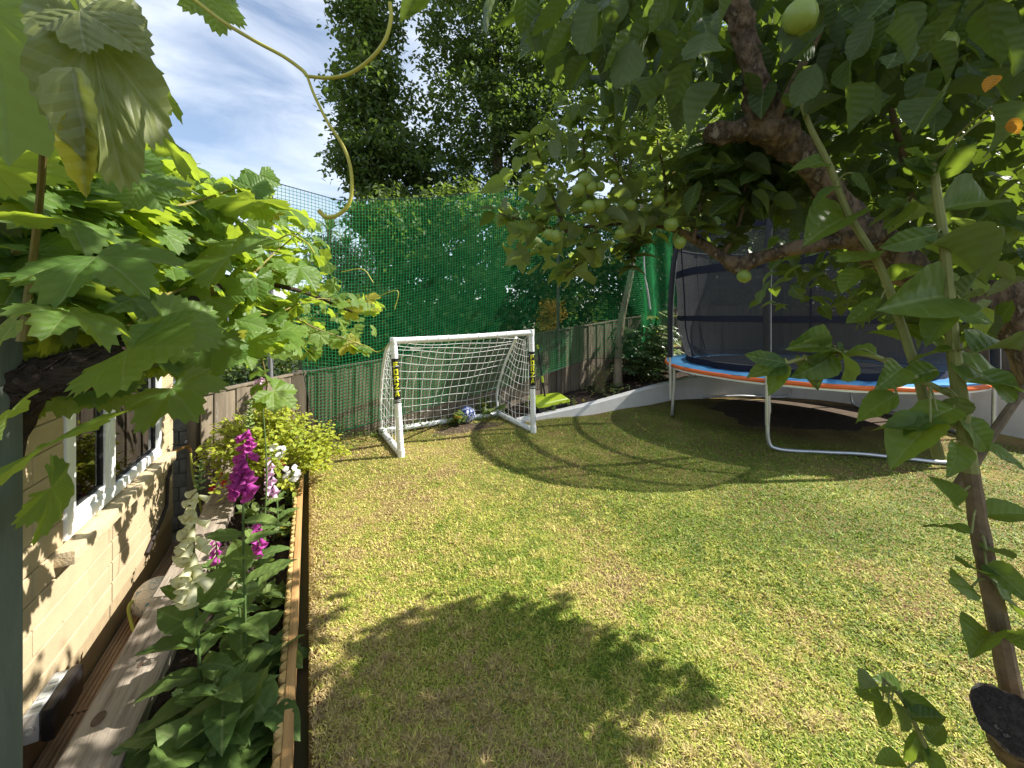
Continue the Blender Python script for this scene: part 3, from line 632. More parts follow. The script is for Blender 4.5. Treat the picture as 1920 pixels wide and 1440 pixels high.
# ------------------------------------------------------------------ fences
ubox = {}
def unit(m):
    if m.name not in ubox:
        mb = MB().box(Matrix(), 1, 1, 1); me = bpy.data.meshes.new('board'); me.from_pydata(mb.v, [], mb.f); me.update(); me.materials.append(m); ubox[m.name] = me
    return ubox[m.name]
def fence(lab, a, b_, ztop, zbot, n_, bw=.1, posts=True):
    a, b_ = Vector(a), Vector(b_); d = (b_ - a); ln = d.length; d.normalize(); nn = Vector((d.y, -d.x, 0))
    if nn.dot(-a) < 0: nn = -nn
    th = thing('board_fence', lab, 'fence', (a.x, a.y, zbot(0)), group='timber fences round the garden')
    k = 0
    while k * bw < ln - .02:
        s = (k + .5) * bw; zt, zb = ztop(s) + R(-.006, .006), zbot(s); q = a + d * s + nn * (R(0, .004) + (.012 if k % 2 else 0))
        M = basis(d, (0, 0, 1), (q.x, q.y, (zt + zb) / 2)) @ Matrix.Rotation(R(-.006, .006), 4, 'Y') @ Matrix.Diagonal((bw * .97, .018, zt - zb, 1))
        obj('board', unit(M_fence), None, th, M); k += 1
    m = int(ln / 1.8) + 1
    for zf in (.25, .8):
        z0 = zbot(0) + (ztop(0) - zbot(0)) * zf; z1 = zbot(ln) + (ztop(ln) - zbot(ln)) * zf; p0 = a - nn * .035; p1 = b_ - nn * .035
        MB().box(basis(Vector((p1.x, p1.y, z1)) - Vector((p0.x, p0.y, z0)), (0, 0, 1), ((p0.x + p1.x) / 2, (p0.y + p1.y) / 2, (z0 + z1) / 2)), ln, .04, .07).build('rail', M_fence, th, smooth=False)
    p0 = Vector((a.x, a.y, ztop(0) + .012)); p1 = Vector((b_.x, b_.y, ztop(ln) + .012))
    MB().box(basis(p1 - p0, (0, 0, 1), (p0 + p1) / 2), ln, .06, .022, .003).build('capping_rail', M_fence, th)
    for i in range(m + 1):
        s = min(ln, i * ln / m); q = a + d * s - nn * .075; MB().box(Matrix.Translation((q.x, q.y, (ztop(s) + zbot(s)) / 2)), .075, .075, ztop(s) - zbot(s) + .04).build('post', M_fence, th, smooth=False)
    return th
fence('weathered board fence behind golden shrub beside the house', (-2.70, 3.42, 0), (-2.33, 4.43, 0), lambda s: .75 + .045 * s, lambda s: -.2, 0)
FZT = lambda s: zramp(s, (0, 4.4, 8), (.79, 1.30, 1.62)); FZB = lambda s: zramp(s, (0, 2.2, 8), (-.12, -.06, .25))
fence('long weathered board fence behind goal and green netting', FA[:], (FA + dF * 6.0)[:], FZT, FZB, 0)
fence('rear board fence in shade behind glossy shrub and trampoline', (FA + dF * 6.06)[:], (5.9, 9.3, 0), lambda s: 1.55 + .03 * s, lambda s: .2, 0, .12)
fence('dark board fence along right side behind the trampoline', (6.0, 9.25, 0), (7.9, 2.2, 0), lambda s: 1.5, lambda s: .3, 0, .14)

# white retaining wall and raised bed
WL = [(.10, 5.27, .045), (.6, 5.49, .095), (1.19, 5.76, .155), (1.9, 6.17, .235), (2.64, 6.58, .32), (3.3, 6.86, .38), (4.3, 7.02, .46), (5.2, 6.72, .53), (5.75, 5.9, .60), (5.98, 4.77, .655), (6.15, 3.4, .70), (6.3, 1.6, .72)]
wl = spline(WL, 5); th = thing('retaining_wall', 'low white rendered retaining wall behind goal and trampoline', 'wall', (WL[0][0], WL[0][1], -.05))
mb = MB(); n = len(wl); base_ = 0; thick = .11
for i in range(n):
    t_ = wl[min(i + 1, n - 1)] - wl[max(i - 1, 0)]; nn = np.array([-t_[1], t_[0]]); nn /= np.linalg.norm(nn)
    if nn @ (np.array([3.5, 9.]) - wl[i][:2]) < 0 and i < 20: nn = -nn
    x, y, z = wl[i]; bx_, by_ = x + nn[0] * thick, y + nn[1] * thick
    mb.v += [(x, y, -.12), (x, y, z - .012), (x + nn[0] * .012, y + nn[1] * .012, z), (bx_, by_, z), (bx_, by_, -.12)]
for i in range(n - 1):
    for k in range(4): mb.f.append((i * 5 + k, (i + 1) * 5 + k, (i + 1) * 5 + k + 1, i * 5 + k + 1))
mb.f += [(0, 1, 2, 3, 4), tuple((n - 1) * 5 + k for k in (4, 3, 2, 1, 0))]
mb.build('wall_body', M_render, th)
outer = [(FA.x + dF.x * s, FA.y + dF.y * s) for s in np.linspace(2.6, 6.0, 6)] + [(3.8, 8.2), (5.9, 9.2), (6.6, 7.2), (7.2, 5.), (7.6, 3.), (7.8, 1.6)]
oo = spline([(x, y, 0) for x, y in outer], 6); ii = wl
V = []; Fq = []; na, nb = 60, 12
for i in range(na):
    p0 = ii[int(i / (na - 1) * (len(ii) - 1))]; p1 = oo[int(i / (na - 1) * (len(oo) - 1))]
    for j in range(nb):
        f = j / (nb - 1); x, y = p0[0] + (p1[0] - p0[0]) * f, p0[1] + (p1[1] - p0[1]) * f; c = p0[2] - .02 + .05 * f + R(-.012, .012)
        V.append((x + (.04 if j == 0 else 0) * 0, y + (.06 if j == 0 else 0), c))
for i in range(na - 1):
    for j in range(nb - 1): Fq.append((i * nb + j, (i + 1) * nb + j, (i + 1) * nb + j + 1, i * nb + j + 1))
tag(obj('raised_bed', mesh_np('raised_bed', V, Fq, True), M_soil), kind='structure')
def bed_z(x, y):
    d = [(p[0] - x) ** 2 + (p[1] - y) ** 2 for p in wl]; i = int(np.argmin(d)); return wl[i][2] + .01

# ------------------------------------------------------------------ football goal
def strands(polys, r, sides=3):
    """thin cords: list of polylines -> one mesh (vectorised per polyline)"""
    Vs, Fs = [], []; base = 0
    for pl in polys:
        A = np.asarray(pl, float); n = len(A)
        if n < 2: continue
        T = np.gradient(A, axis=0); T /= np.linalg.norm(T, axis=1)[:, None] + 1e-12
        ref = np.array([0, 0, 1.]) if abs(T[:, 2].mean()) < .7 else np.array([1., 0, 0])
        U = np.cross(T, ref); U /= np.linalg.norm(U, axis=1)[:, None] + 1e-12; Wv = np.cross(T, U)
        a = np.arange(sides) * 2 * math.pi / sides
        V = A[:, None] + r * (np.cos(a)[None, :, None] * U[:, None] + np.sin(a)[None, :, None] * Wv[:, None])
        i = np.arange(n - 1)[:, None]; k = np.arange(sides)[None]; k2 = (k + 1) % sides
        Fq = np.stack([i * sides + k, i * sides + k2, (i + 1) * sides + k2, (i + 1) * sides + k], -1).reshape(-1, 4) + base
        Vs.append(V.reshape(-1, 3)); Fs.append(Fq); base += n * sides
    return np.concatenate(Vs), np.concatenate(Fs)
G_FL, G_FR = P(752, 856, 4.02), P(1000, 811, 4.84); G_FL.z = G_FR.z = .03
G_BL, G_BR = P(716, 813, 4.80), P(934, 779, 5.66); G_BL.z = G_BR.z = .035
T_L, T_R = P(738, 640, 4.06), P(996, 624, 4.84)
goal = thing('football_goal', 'white plastic football goal with black and yellow post labels', 'goal', ((G_FL + G_FR) / 2)[:2] + (0,))
rp_ = .034
def bar(name, pts, r=rp_, k=6, n=14): return MB().tube(spline(pts, k), r, n).build(name, M_white, goal)
bar('post', [G_FL - Vector((0, 0, .03)), G_FL.lerp(T_L, .5), T_L]); bar('post', [G_FR - Vector((0, 0, .03)), G_FR.lerp(T_R, .5), T_R])
bar('crossbar', [T_L + Vector((0, 0, .004)), T_L.lerp(T_R, .5) + Vector((0, 0, -.006)), T_R + Vector((0, 0, .004))])
for a, c in ((G_FL, G_BL), (G_BL, G_BR), (G_BR, G_FR)): bar('ground_bar', [a, a.lerp(c, .5), c])
for q in (T_L, T_R, G_BL, G_BR):
    MB().lathe([(0, -.04), (.036, -.04), (.038, -.036), (.038, .036), (.036, .04), (0, .04)], Matrix.Translation(q), 16).build('corner_joint', M_white, goal)
for q in (G_FL, G_FR): MB().lathe([(0, -.03), (.037, -.03), (.037, .05), (.0345, .052)], Matrix.Translation(q), 16).build('post_foot', M_white, goal)
SL = [G_BL, P(713, 762, 4.76), P(717, 700, 4.52), P(725, 655, 4.24), T_L]
SR = [G_BR, P(932, 736, 5.62), P(944, 690, 5.38), P(958, 655, 5.1), P(968, 633, 4.86)]
sl, sr = spline(SL, 8), spline(SR, 8)
for q in (sl, sr): MB().tube(q, .017, 10).build('net_support', M_white, goal)
def samp(c, t):
    f = t * (len(c) - 1); i = min(int(f), len(c) - 2); return c[i] + (c[i + 1] - c[i]) * (f - i)
back_n = np.array((G_BL - G_FL).normalized()); back_n[2] = 0
CL = [np.array(T_L + Vector((0, 0, -.03))), np.array(T_R + Vector((0, 0, -.03)))]
def net_back(u, v):                    # v=0 crossbar, 1 ground bar
    a = samp(sl, 1 - v); c = samp(sr, 1 - v); p = a + (c - a) * u
    sag = math.sin(math.pi * u) * math.sin(math.pi * min(1, v * 1.05)); e = np.array([0, 0, -.10]) * sag * (1 - v) - back_n * .12 * sag * (.3 + .7 * v)
    return p + e + np.array([math.sin(u * 23 + v * 9), math.cos(u * 17 - v * 13), math.sin(u * 11 + v * 21)]) * .008
polys = []; nu, nv = 17, 13
for i in range(nu + 1): polys.append([net_back(i / nu, v) for v in np.linspace(0, 1, 40)])
for j in range(nv + 1): polys.append([net_back(u, j / nv) for u in np.linspace(0, 1, 50)])
for (F0, F1, sc) in ((G_FL, T_L, sl), (G_FR, T_R, sr)):
    F0, F1 = np.array(F0), np.array(F1)
    def side(u, v): a = F1 + (F0 - F1) * v; c = samp(sc, 1 - v); return a + (c - a) * u + np.array([math.sin(u * 13 + v * 7), math.cos(v * 19), math.sin(u * 9 + v * 15)]) * .007 + np.array([0, 0, -.05 * math.sin(math.pi * u)]) * (v < .97)
    for i in range(10): polys.append([side(i / 9, v) for v in np.linspace(0, 1, 36)])
    for j in range(nv + 1): polys.append([side(u, j / nv) for u in np.linspace(0, 1, 20)])
V, Fq = strands(polys, .0026, 4); tag(obj('net', mesh_np('net', V, Fq, True), M_cord, goal), kind='stuff')
# net ties round the bars
ti = MB()
def ring(c, ax, r=.036):
    ax = Vector(ax).normalized(); u_ = ax.orthogonal().normalized(); w_ = ax.cross(u_)
    ti.tube([Vector(c) + u_ * math.cos(a) * r + w_ * math.sin(a) * r for a in np.linspace(0, 2 * math.pi, 13)], .0022, 4, cap=False)
for k in range(1, 14): ring(T_L.lerp(T_R, k / 14), T_R - T_L + Vector((0, 0, R(-.2, .2))))
for A, B in ((G_FL, T_L), (G_FR, T_R)):
    for k in range(1, 9): ring(A.lerp(B, k / 9), B - A + Vector((R(-.15, .15), R(-.15, .15), 0)))
for A, B in ((G_BL, G_BR), (G_FR, G_BR), (G_FL, G_BL)):
    for k in range(1, 9): ring(A.lerp(B, k / 9), B - A)
tag(ti.build('net_ties', M_cord, goal), kind='stuff')
MB().box(basis(T_R - T_L, (0, -.3, 1), T_L.lerp(T_R, .14) + Vector((0, -.01, -.09))), .12, .002, .03).build('care_label', M_white, goal, smooth=False)
# labels with FORZA, letters wrapped on the round posts
def wrap(A, B, zc, face, r):           # axis point at height zc, then (x, dz) -> point on the post surface
    ax = (B - A).normalized(); o = A + ax * ((zc - A.z) / ax.z); f = Vector(face) - ax * ax.dot(Vector(face)); f.normalize(); w = f.cross(ax) * -1
    return lambda x, dz, rr=0: o + ax * dz + f * (math.cos(x / r) * (r + rr)) + w * (math.sin(x / r) * (r + rr))
LET = {'F': [[(0,0),(0,5),(1.3,5),(1.3,0)], [(1.3,5),(4,5),(4,3.9),(1.3,3.9)], [(1.3,3.1),(3.6,3.1),(3.6,2.1),(1.3,2.1)]],
       'O': [[(0,0),(0,5),(1.2,5),(1.2,0)], [(2.8,0),(2.8,5),(4,5),(4,0)], [(1.2,5),(2.8,5),(2.8,3.9),(1.2,3.9)], [(1.2,1.1),(2.8,1.1),(2.8,0),(1.2,0)]],
       'R': [[(0,0),(0,5),(1.2,5),(1.2,0)], [(1.2,5),(4,5),(4,4),(1.2,4)], [(2.9,4),(4,4),(4,2.6),(2.9,2.6)], [(1.2,2.7),(3.4,2.7),(3.4,1.8),(1.2,1.8)], [(2.2,1.8),(3.4,1.8),(4.1,0),(2.9,0)]],
       'Z': [[(0,5),(4,5),(4,3.9),(0,3.9)], [(2.6,3.9),(4,3.9),(1.5,1.1),(0,1.1)], [(0,1.1),(4,1.1),(4,0),(0,0)]],
       'A': [[(0,0),(1.3,5),(2.3,5),(1.15,0)], [(1.9,5),(2.8,5),(4,0),(2.85,0)], [(.8,2),(3.2,2),(3.2,1.1),(.8,1.1)]]}
for A, B in ((G_FL, T_L), (G_FR, T_R)):
    face = Vector((nF.x, nF.y, 0)) * .6 + Vector((-A.x, -A.y, 0)).normalized()
    w0 = wrap(A, B, 1.0, face, rp_)
    lab = MB(); nx = 24
    for j, dz in enumerate((0.0, -.455)):
        for i in range(nx + 1): lab.v.append(tuple(w0((i / nx - .5) * 2 * math.pi * rp_ * .72, dz, .0012)))
    for i in range(nx): lab.f.append((i, nx + 1 + i, nx + 2 + i, i + 1))
    lb = lab.build('post_label', M_black, goal)
    h = .060; z = -.035
    for ch in 'FORZA':
        mb = MB()
        for q in LET[ch]:
            if abs(q[3][0] - q[0][0]) < abs(q[1][0] - q[0][0]): q = q[1:] + q[:1]
            for s0 in range(4):         # slices so the letter bends with the post
                def e(i, f): p0, p1 = q[i], q[(i + 1) % 4]; return (p0[0] + (p1[0] - p0[0]) * f, p0[1] + (p1[1] - p0[1]) * f)
                a, c, d, e_ = q[0], q[1], q[2], q[3]
                L0 = lambda f: (a[0] + (e_[0] - a[0]) * f, a[1] + (e_[1] - a[1]) * f); L1 = lambda f: (c[0] + (d[0] - c[0]) * f, c[1] + (d[1] - c[1]) * f)
                pts = [L0(s0 / 4), L1(s0 / 4), L1((s0 + 1) / 4), L0((s0 + 1) / 4)]
                mb.add([w0((x - 2) * .0112, z - h + y * h / 5, .0024) for x, y in pts], [(0, 1, 2, 3)])
        mb.build('letter', M_yel, lb, smooth=False); z -= h + .012
    for dz in (-.418, -.434):
        mb = MB()
        for i in range(13): mb.v += [tuple(w0((i / 12 - .5) * .08, dz, .0024)), tuple(w0((i / 12 - .5) * .08, dz - .008, .0024))]
        for i in range(12): mb.f.append((i * 2, i * 2 + 1, i * 2 + 3, i * 2 + 2))
        mb.build('stripe', M_lgrey, lb, smooth=False)
bc = P(876, 790, 5.28); football('football', 'blue and white football inside the goal by the ground bar', (bc.x, bc.y, .112), .11, (.78, .80, .84), (.018, .045, .20), 5.3, .058)

# ------------------------------------------------------------------ green ball-stop netting
ZT = lambda s: zramp(s, (-.35, .3, 1.5, 3.1, 6.8), (2.84, 2.76, 2.98, 3.42, 3.6)); ZB = lambda s: zramp(s, (-.35, -.25, -.1, 0, .15, .78, 2.0, 3.2, 4.2, 5.3, 5.7, 6.0, 6.8), (2.70, 2.0, 1.06, .45, .09, .185, .32, .52, .72, .72, .85, 1.2, 1.45))
def net_p(s, z):
    off = .13 + .42 * math.exp(-((s - 4.9) / .55) ** 2) * max(0, 1 - max(0, z - 1.6) / 1.8) + .03 * math.sin(s * 2.3 + z * 1.1) + (.035 * math.sin(s * 11 + z * .6) if s > 5.5 else 0)
    q = FA + dF * s + nF * off; return (q.x, q.y, z)
cell = .036; ss = np.arange(-.35, 6.72, cell); polys = []
for s in ss:
    zt, zb = ZT(s), ZB(s); zz = np.arange(zt, zb, -cell * 2); zz = np.append(zz, zb) if len(zz) else zz
    if len(zz) > 1: polys.append([net_p(s + .012 * math.sin(z * 3 + s), z) for z in zz])
for s in np.arange(5.45, 6.7, cell / 2):
    zz = np.arange(ZT(s), ZB(s), -.09)
    if len(zz) > 1: polys.append([net_p(s + .02, z) for z in zz])
for k in range(40, 150):
    run = [net_p(s, ZT(s) - k * cell * .5) for s in np.arange(5.45, 6.72, cell) if ZT(s) - k * cell * .5 > ZB(s)]
    if len(run) > 1: polys.append(run)
for k in range(100):
    run = []
    for s in ss:
        z = ZT(s) - k * cell - .03 * (k > 0) * math.sin(s * 1.7) ** 2
        if z > ZB(s): run.append(net_p(s, z))
        else:
            if len(run) > 1: polys.append(run)
            run = []
    if len(run) > 1: polys.append(run)
gn = thing('ball_stop_net', 'tall green mesh netting hung along the back fence', 'netting', (FA.x, FA.y, 0))
V, Fq = strands(polys, .0028, 3); tag(obj('net_mesh', mesh_np('net_mesh', V, Fq), M_net, gn), kind='stuff')
M_edgec = mat('dark_green_cord', (.01, .05, .025), rough=.7)
MB().tube([net_p(s, ZT(s)) for s in ss[::3]], .005, 6).build('top_cord', M_edgec, gn)
MB().tube([net_p(s, ZB(s)) for s in ss[::2]], .005, 6).build('bottom_cord', M_edgec, gn)
def net_pole(lab, s, zt, m, r, off=.05, z0=-.1):
    q = FA + dF * s + nF * off; th = thing('net_pole', lab, 'pole', (q.x, q.y, z0), group='poles holding the green netting')
    MB().tube([(q.x, q.y, z0), (q.x, q.y, zt)], r, 12).build('pole', m, th); MB().lathe([(0, 0), (r * 1.15, 0), (r * 1.15, .03), (0, .035)], Matrix.Translation((q.x, q.y, zt)), 12).build('pole_cap', M_dark, th)
net_pole('grey pole at the left end of green netting above vine', -.36, 2.90, mat('weathered_pole', (.22, .22, .22), (.15, .15, .15), rough=.7), .026)
net_pole('grey pole behind apple branches holding the green netting', 3.6, 3.55, mat('weathered_pole_b', (.14, .12, .10), rough=.8), .024)
net_pole('grey pole at the right end of green netting near trampoline', 6.75, 3.65, mat('weathered_pole_c', (.2, .2, .2), rough=.8), .024)
rr_ = thing('tie_rope', 'pale rope hanging against green netting near the trampoline', 'rope', P(1215, 575, 6.9)[:])
MB().tube(spline([P(1207, 470, 6.9), P(1209, 515, 6.88), P(1214, 545, 6.9), P(1219, 580, 6.92)], 5), [.012] * 8 + [.018] * 8, 8).build('rope', mat('pale_rope', (.55, .55, .52), (.4, .4, .38), scale=60, rough=.9, bump=.5), rr_)

# ------------------------------------------------------------------ lime scoop leaning at the fence
sc = thing('garden_scoop', 'lime green and black long handled scoop beside the goal', 'scoop', P(1030, 775, 5.72)[:2] + (.08,))
o = P(1031, 760, 5.72); o.z = .14; ax = Vector((.86, .5, 0)).normalized(); fr = Vector((.5, -.86, 0)).normalized()
def sq(a, b_, c): q = o + ax * a + fr * b_; return Vector((q.x, q.y, o.z + c))
tray = MB()
out_ = [(-.27, -.12), (.25, -.12), (.25, .12), (-.27, .12)]
mb = MB()
top = [sq(-.29, -.13, .10), sq(.27, -.13, .10), sq(.27, .12, .045), sq(-.2, .13, .02), sq(-.29, .13, .02)]
bot = [sq(-.26, -.11, -.06), sq(.24, -.11, -.06), sq(.24, .10, -.06), sq(-.18, .11, -.06), sq(-.26, .11, -.06)]
mb.add(top + bot, [(5, 6, 7, 8, 9)[::-1]] + [(i, i + 5, (i + 1) % 5 + 5, (i + 1) % 5) for i in range(5)]); mb.build('bin', M_black, sc, smooth=False)
lid = MB(); lt = [p + Vector((0, 0, .028)) for p in top]; lt2 = [p.lerp(sq(0, 0, .09), .18) + Vector((0, 0, .045)) for p in top]; lo_ = [p + (p - sq(0, 0, .06)) * .02 + Vector((0, 0, -.006)) for p in top]
lid.add(lo_ + lt + lt2, [(i, (i + 1) % 5, (i + 1) % 5 + 5, i + 5) for i in range(5)] + [(i + 5, (i + 1) % 5 + 5, (i + 1) % 5 + 10, i + 10) for i in range(5)] + [(10, 11, 12, 13, 14)]); lid.build('lid', M_lime, sc)
for a in (-.1, .02): MB().box(basis(ax, (0, .2, 1), sq(a + .04, -.0, .108)), .34, .014, .012, .003).build('lid_rib', M_lime, sc)
h0, h1, h2 = P(1023, 750, 5.72), P(1017, 712, 5.8), P(1009, 655, 5.95)
MB().tube([h0, h1, h2], .013, 10).build('handle', M_black, sc); MB().tube([h1.lerp(h0, .15), h1.lerp(h2, .12)], .019, 10).build('handle_joint', M_lime, sc)
MB().tube([h2, h2 + Vector((-.01, .05, .06))], .017, 10).build('grip', M_lime, sc)

# ------------------------------------------------------------------ trampoline
TC = Vector((3.92, 5.40, 0)); TR, RIM, TOPZ = 1.68, .76, 2.50
tram = thing('trampoline', 'round trampoline with black net enclosure and blue pad', 'trampoline', TC[:])
def cp(a, r, z): return Vector((TC.x + r * math.cos(a), TC.y + r * math.sin(a), z))
def torus(name, R0, z, r, m, n=96, k=10, parent=tram):
    mb = MB()
    for i in range(n):
        a = 2 * math.pi * i / n
        for j in range(k): b2 = 2 * math.pi * j / k; mb.v.append(tuple(cp(a, R0 + r * math.cos(b2), z + r * math.sin(b2))))
    for i in range(n):
        for j in range(k): mb.f.append((i * k + j, ((i + 1) % n) * k + j, ((i + 1) % n) * k + (j + 1) % k, i * k + (j + 1) % k))
    return mb.build(name, m, parent)
def band(name, prof, m, n=96, wob=0, parent=tram, seed=1):
    g = np.random.default_rng(seed); mb = MB(); k = len(prof); ph = g.uniform(0, 6, 4)
    for i in range(n):
        a = 2 * math.pi * i / n; w = wob * (math.sin(a * 13 + ph[0]) + math.sin(a * 29 + ph[1]) * .7 + math.sin(a * 47 + ph[2]) * .4)
        for j, (r, z) in enumerate(prof): mb.v.append(tuple(cp(a, r, z + w * (1 if 0 < j < k - 1 else .5))))
    for i in range(n):
        for j in range(k - 1): mb.f.append((i * k + j, ((i + 1) % n) * k + j, ((i + 1) % n) * k + j + 1, i * k + j + 1))
    return mb.build(name, m, parent)
torus('frame_ring', TR - .02, RIM - .035, .021, M_galv)
band('safety_pad', [(TR - .31, RIM - .002), (TR - .28, RIM + .016), (TR - .04, RIM + .014), (TR + .005, RIM + .006)], M_blue, 160, .004)
band('pad_trim', [(TR + .004, RIM + .007), (TR + .024, RIM - .002), (TR + .03, RIM - .022), (TR + .018, RIM - .04)], M_orange, 160, .003, seed=4)
band('pad_skirt', [(TR + .017, RIM - .038), (TR + .010, RIM - .062), (TR - .03, RIM - .066)], M_upvc, 120, .002, seed=5)
band('jumping_mat', [(.001, RIM - .02), (TR - .7, RIM - .018), (TR - .30, RIM - .012)], M_mat, 64)
np_, a0_ = 6, math.radians(-137)
TPOLES = [math.radians(x) for x in (-135, 178, 118, 62, 2, -62)]
for a in TPOLES:
    pts = [cp(a, TR + .045, .28), cp(a, TR + .05, .62), cp(a, TR + .055, RIM + .25), cp(a, TR + .05, 1.6), cp(a, TR + .0, 2.2), cp(a, TR - .10, TOPZ)]
    c_ = spline(pts, 6); po = MB().tube(c_, .019, 10).build('pole', M_galv, tram); fo = MB().tube(c_[10:], .034, 12).build('foam_sleeve', M_dark, po)
    MB().tube([Vector(c_[10]) + Vector((.03, -.022, 0)), Vector(c_[18]) + Vector((.032, -.02, 0)), Vector(c_[24]) + Vector((.03, -.02, 0))], .004, 6).build('draw_cord', M_galv, po)
torus('top_ring', TR - .10, TOPZ, .014, M_dark)
nprof = [(TR - .30, RIM + .02), (TR - .27, RIM + .10), (TR - .20, RIM + .32), (TR - .165, 1.2), (TR - .15, 1.7), (TR - .12, 2.1), (TR - .10, TOPZ)]
band('enclosure_net', nprof, M_tnet, 128, .006)
for z, h, r in ((1.40, .035, TR - .155), (2.02, .05, TR - .122), (TOPZ - .02, .05, TR - .097), (RIM + .045, .05, TR - .28)):
    band('net_strap', [(r + .006, z - h), (r + .009, z), (r + .006, z + h)], M_strap, 120, .004)
for a in [math.radians(-122 + 60 * i) for i in range(6)]:
    MB().tube([cp(a, TR - .268, RIM + .12), cp(a, TR - .192, RIM + .34), cp(a, TR - .157, 1.3), cp(a, TR - .142, 1.7), cp(a, TR - .09, TOPZ)], .010, 6).build('net_seam', M_strap, tram)
for a_, sp in ((-105, 30), (157, 18), (88, 30), (2, 28)):          # four W-shaped legs
    a1, a2 = math.radians(a_ - sp), math.radians(a_ + sp); rl = TR - .03
    def leg(s0): return [cp(s0, rl, RIM - .05), cp(s0, rl, .48), cp(s0, rl + .02, .12)]
    p1, p2 = cp(a1, rl + .03, .024), cp(a2, rl + .03, .024); m_ = (p1 + p2) / 2
    pts = leg(a1) + [p1.lerp(p2, .06), p1.lerp(p2, .3) + Vector((0, 0, .004)), m_ + Vector((0, 0, .016)), p1.lerp(p2, .7) + Vector((0, 0, .004)), p1.lerp(p2, .94)] + leg(a2)[::-1]
    lgp = MB().tube(spline(pts, 7), .020, 12).build('leg', M_galv, tram)
    for s0 in (a1, a2): MB().tube([cp(s0, rl, .40), cp(s0, rl, .50)], .0225, 12).build('leg_sleeve', M_galv, lgp)

# ------------------------------------------------------------------ plants: shared leaf meshes
ME_apple = [tpl_mesh('leaf', q, Lf_apple) for q in OV]; ME_apple_shade = [tpl_mesh('leaf', q, Lf_apple_shade) for q in OV]; ME_apple_sun = [tpl_mesh('leaf', q, Lf_apple_sun) for q in OV]; ME_vine = [tpl_mesh('leaf', q, Lf_vine) for q in PAL]; ME_vyel = [tpl_mesh('leaf', q, Lf_vyel) for q in PAL[2:]]
ME_fox = [tpl_mesh('leaf', q, Lf_fox) for q in OVL] + [tpl_mesh('leaf', q, Lf_fox) for q in OV[:2]]
ME_fat = [tpl_mesh('leaf', q, Lf_fatsia) for q in FAT]; ME_light = [tpl_mesh('leaf', q, Lf_light) for q in OV[:2]]
def inpoly(x, y, poly):
    c = False; j = len(poly) - 1
    for i in range(len(poly)):
        if (poly[i][1] > y) != (poly[j][1] > y) and x < (poly[j][0] - poly[i][0]) * (y - poly[i][1]) / (poly[j][1] - poly[i][1]) + poly[i][0]: c = not c
        j = i
    return c
def sample_poly(poly):
    xs, ys = [p[0] for p in poly], [p[1] for p in poly]
    while True:
        x, y = R(min(xs), max(xs)), R(min(ys), max(ys))
        if inpoly(x, y, poly): return x, y
def leaf_between(p0, p1, roll=0.0, w=1.0, toward=.55):     # blade from p0 to p1, upper side turned partly to the eye
    x = p1 - p0; eye = (Vector((0, 0, CAM_H)) - p0).normalized(); z = eye * toward + Vector((.25, 0, .75)) * (1 - toward) + Vector((R(-.2, .2), R(-.2, .2), R(-.2, .2)))
    M = basis(x, z, p0, (x.length, x.length * w, x.length)); return M @ Matrix.Rotation(roll, 4, 'X')

# ------------------------------------------------------------------ apple tree
at = thing('apple_tree', 'old apple tree with green apples leaning in from the right', 'tree', (1.32, .86, 0))
def limb(name, pts, m, wob=.07, k=12, n=18):
    q = spline([tuple(p) + (r,) for p, r in pts], 14); mb = MB().tube(q[:, :3], list(q[:, 3] * (.8 if name in ('trunk', 'limb') else 1)), 20); ph = [R(0, 6) for _ in range(6)]
    for i in range(len(q)):             # knobbly, ridged bark
        for a in range(20):
            th_ = a / 20 * 2 * math.pi; c = q[i][:3]; v = np.array(mb.v[i * 20 + a]); u = i * .30
            f = 1 + wob * (.8 * math.sin(2 * th_ + u * .7 + ph[0]) + .6 * math.sin(3 * th_ - u * 1.1 + ph[1]) + .5 * math.sin(u * 2.3 + ph[2]) + .4 * math.sin(5 * th_ + u * 2.9 + ph[3])) + R(-.035, .035)
            mb.v[i * 20 + a] = tuple(c + (v - c) * f)
    return mb.build(name, m, at)
limb('trunk', [(Vector((1.36, .84, -.1)), .085), (Vector((1.36, .85, .35)), .075), (Vector((1.34, .88, .9)), .07), (P(1912, 602, .95), .062), (P(1800, 560, .98), .056), (P(1700, 505, 1.0), .053), (P(1640, 455, 1.0), .056), (P(1605, 435, 1.0), .060), (P(1575, 390, 1.0), .042),
     (P(1520, 310, .98), .038), (P(1475, 265, .97), .045), (P(1440, 240, .96), .055), (P(1428, 200, .95), .046), (P(1415, 150, .94), .034), (P(1395, 60, .92), .031), (P(1378, -20, .9), .028), (P(1380, -220, .95), .02)], M_bark, .13)
limb('limb', [(P(1600, 445, 1.0), .04), (P(1545, 455, 1.03), .026), (P(1480, 468, 1.06), .022), (P(1420, 485, 1.1), .024), (P(1382, 498, 1.12), .028), (P(1350, 478, 1.14), .02), (P(1318, 458, 1.16), .017), (P(1260, 428, 1.2), .014), (P(1190, 418, 1.24), .011), (P(1110, 424, 1.27), .008), (P(1030, 440, 1.3), .005)], M_bark, .10)
limb('limb', [(P(1440, 238, .96), .042), (P(1390, 245, .98), .036), (P(1340, 250, 1.0), .032), (P(1325, 245, 1.01), .022)], M_bark, .12)
limb('limb', [(P(1395, 40, .92), .026), (P(1350, 5, .93), .022), (P(1310, -30, .95), .018)], M_bark, .08)
limb('limb', [(Vector((1.34, .88, .95)), .06), (Vector((1.75, 1.3, 1.45)), .045), (Vector((2.1, 1.8, 1.8)), .032), (Vector((2.5, 2.2, 2.1)), .015)], M_bark, .08)
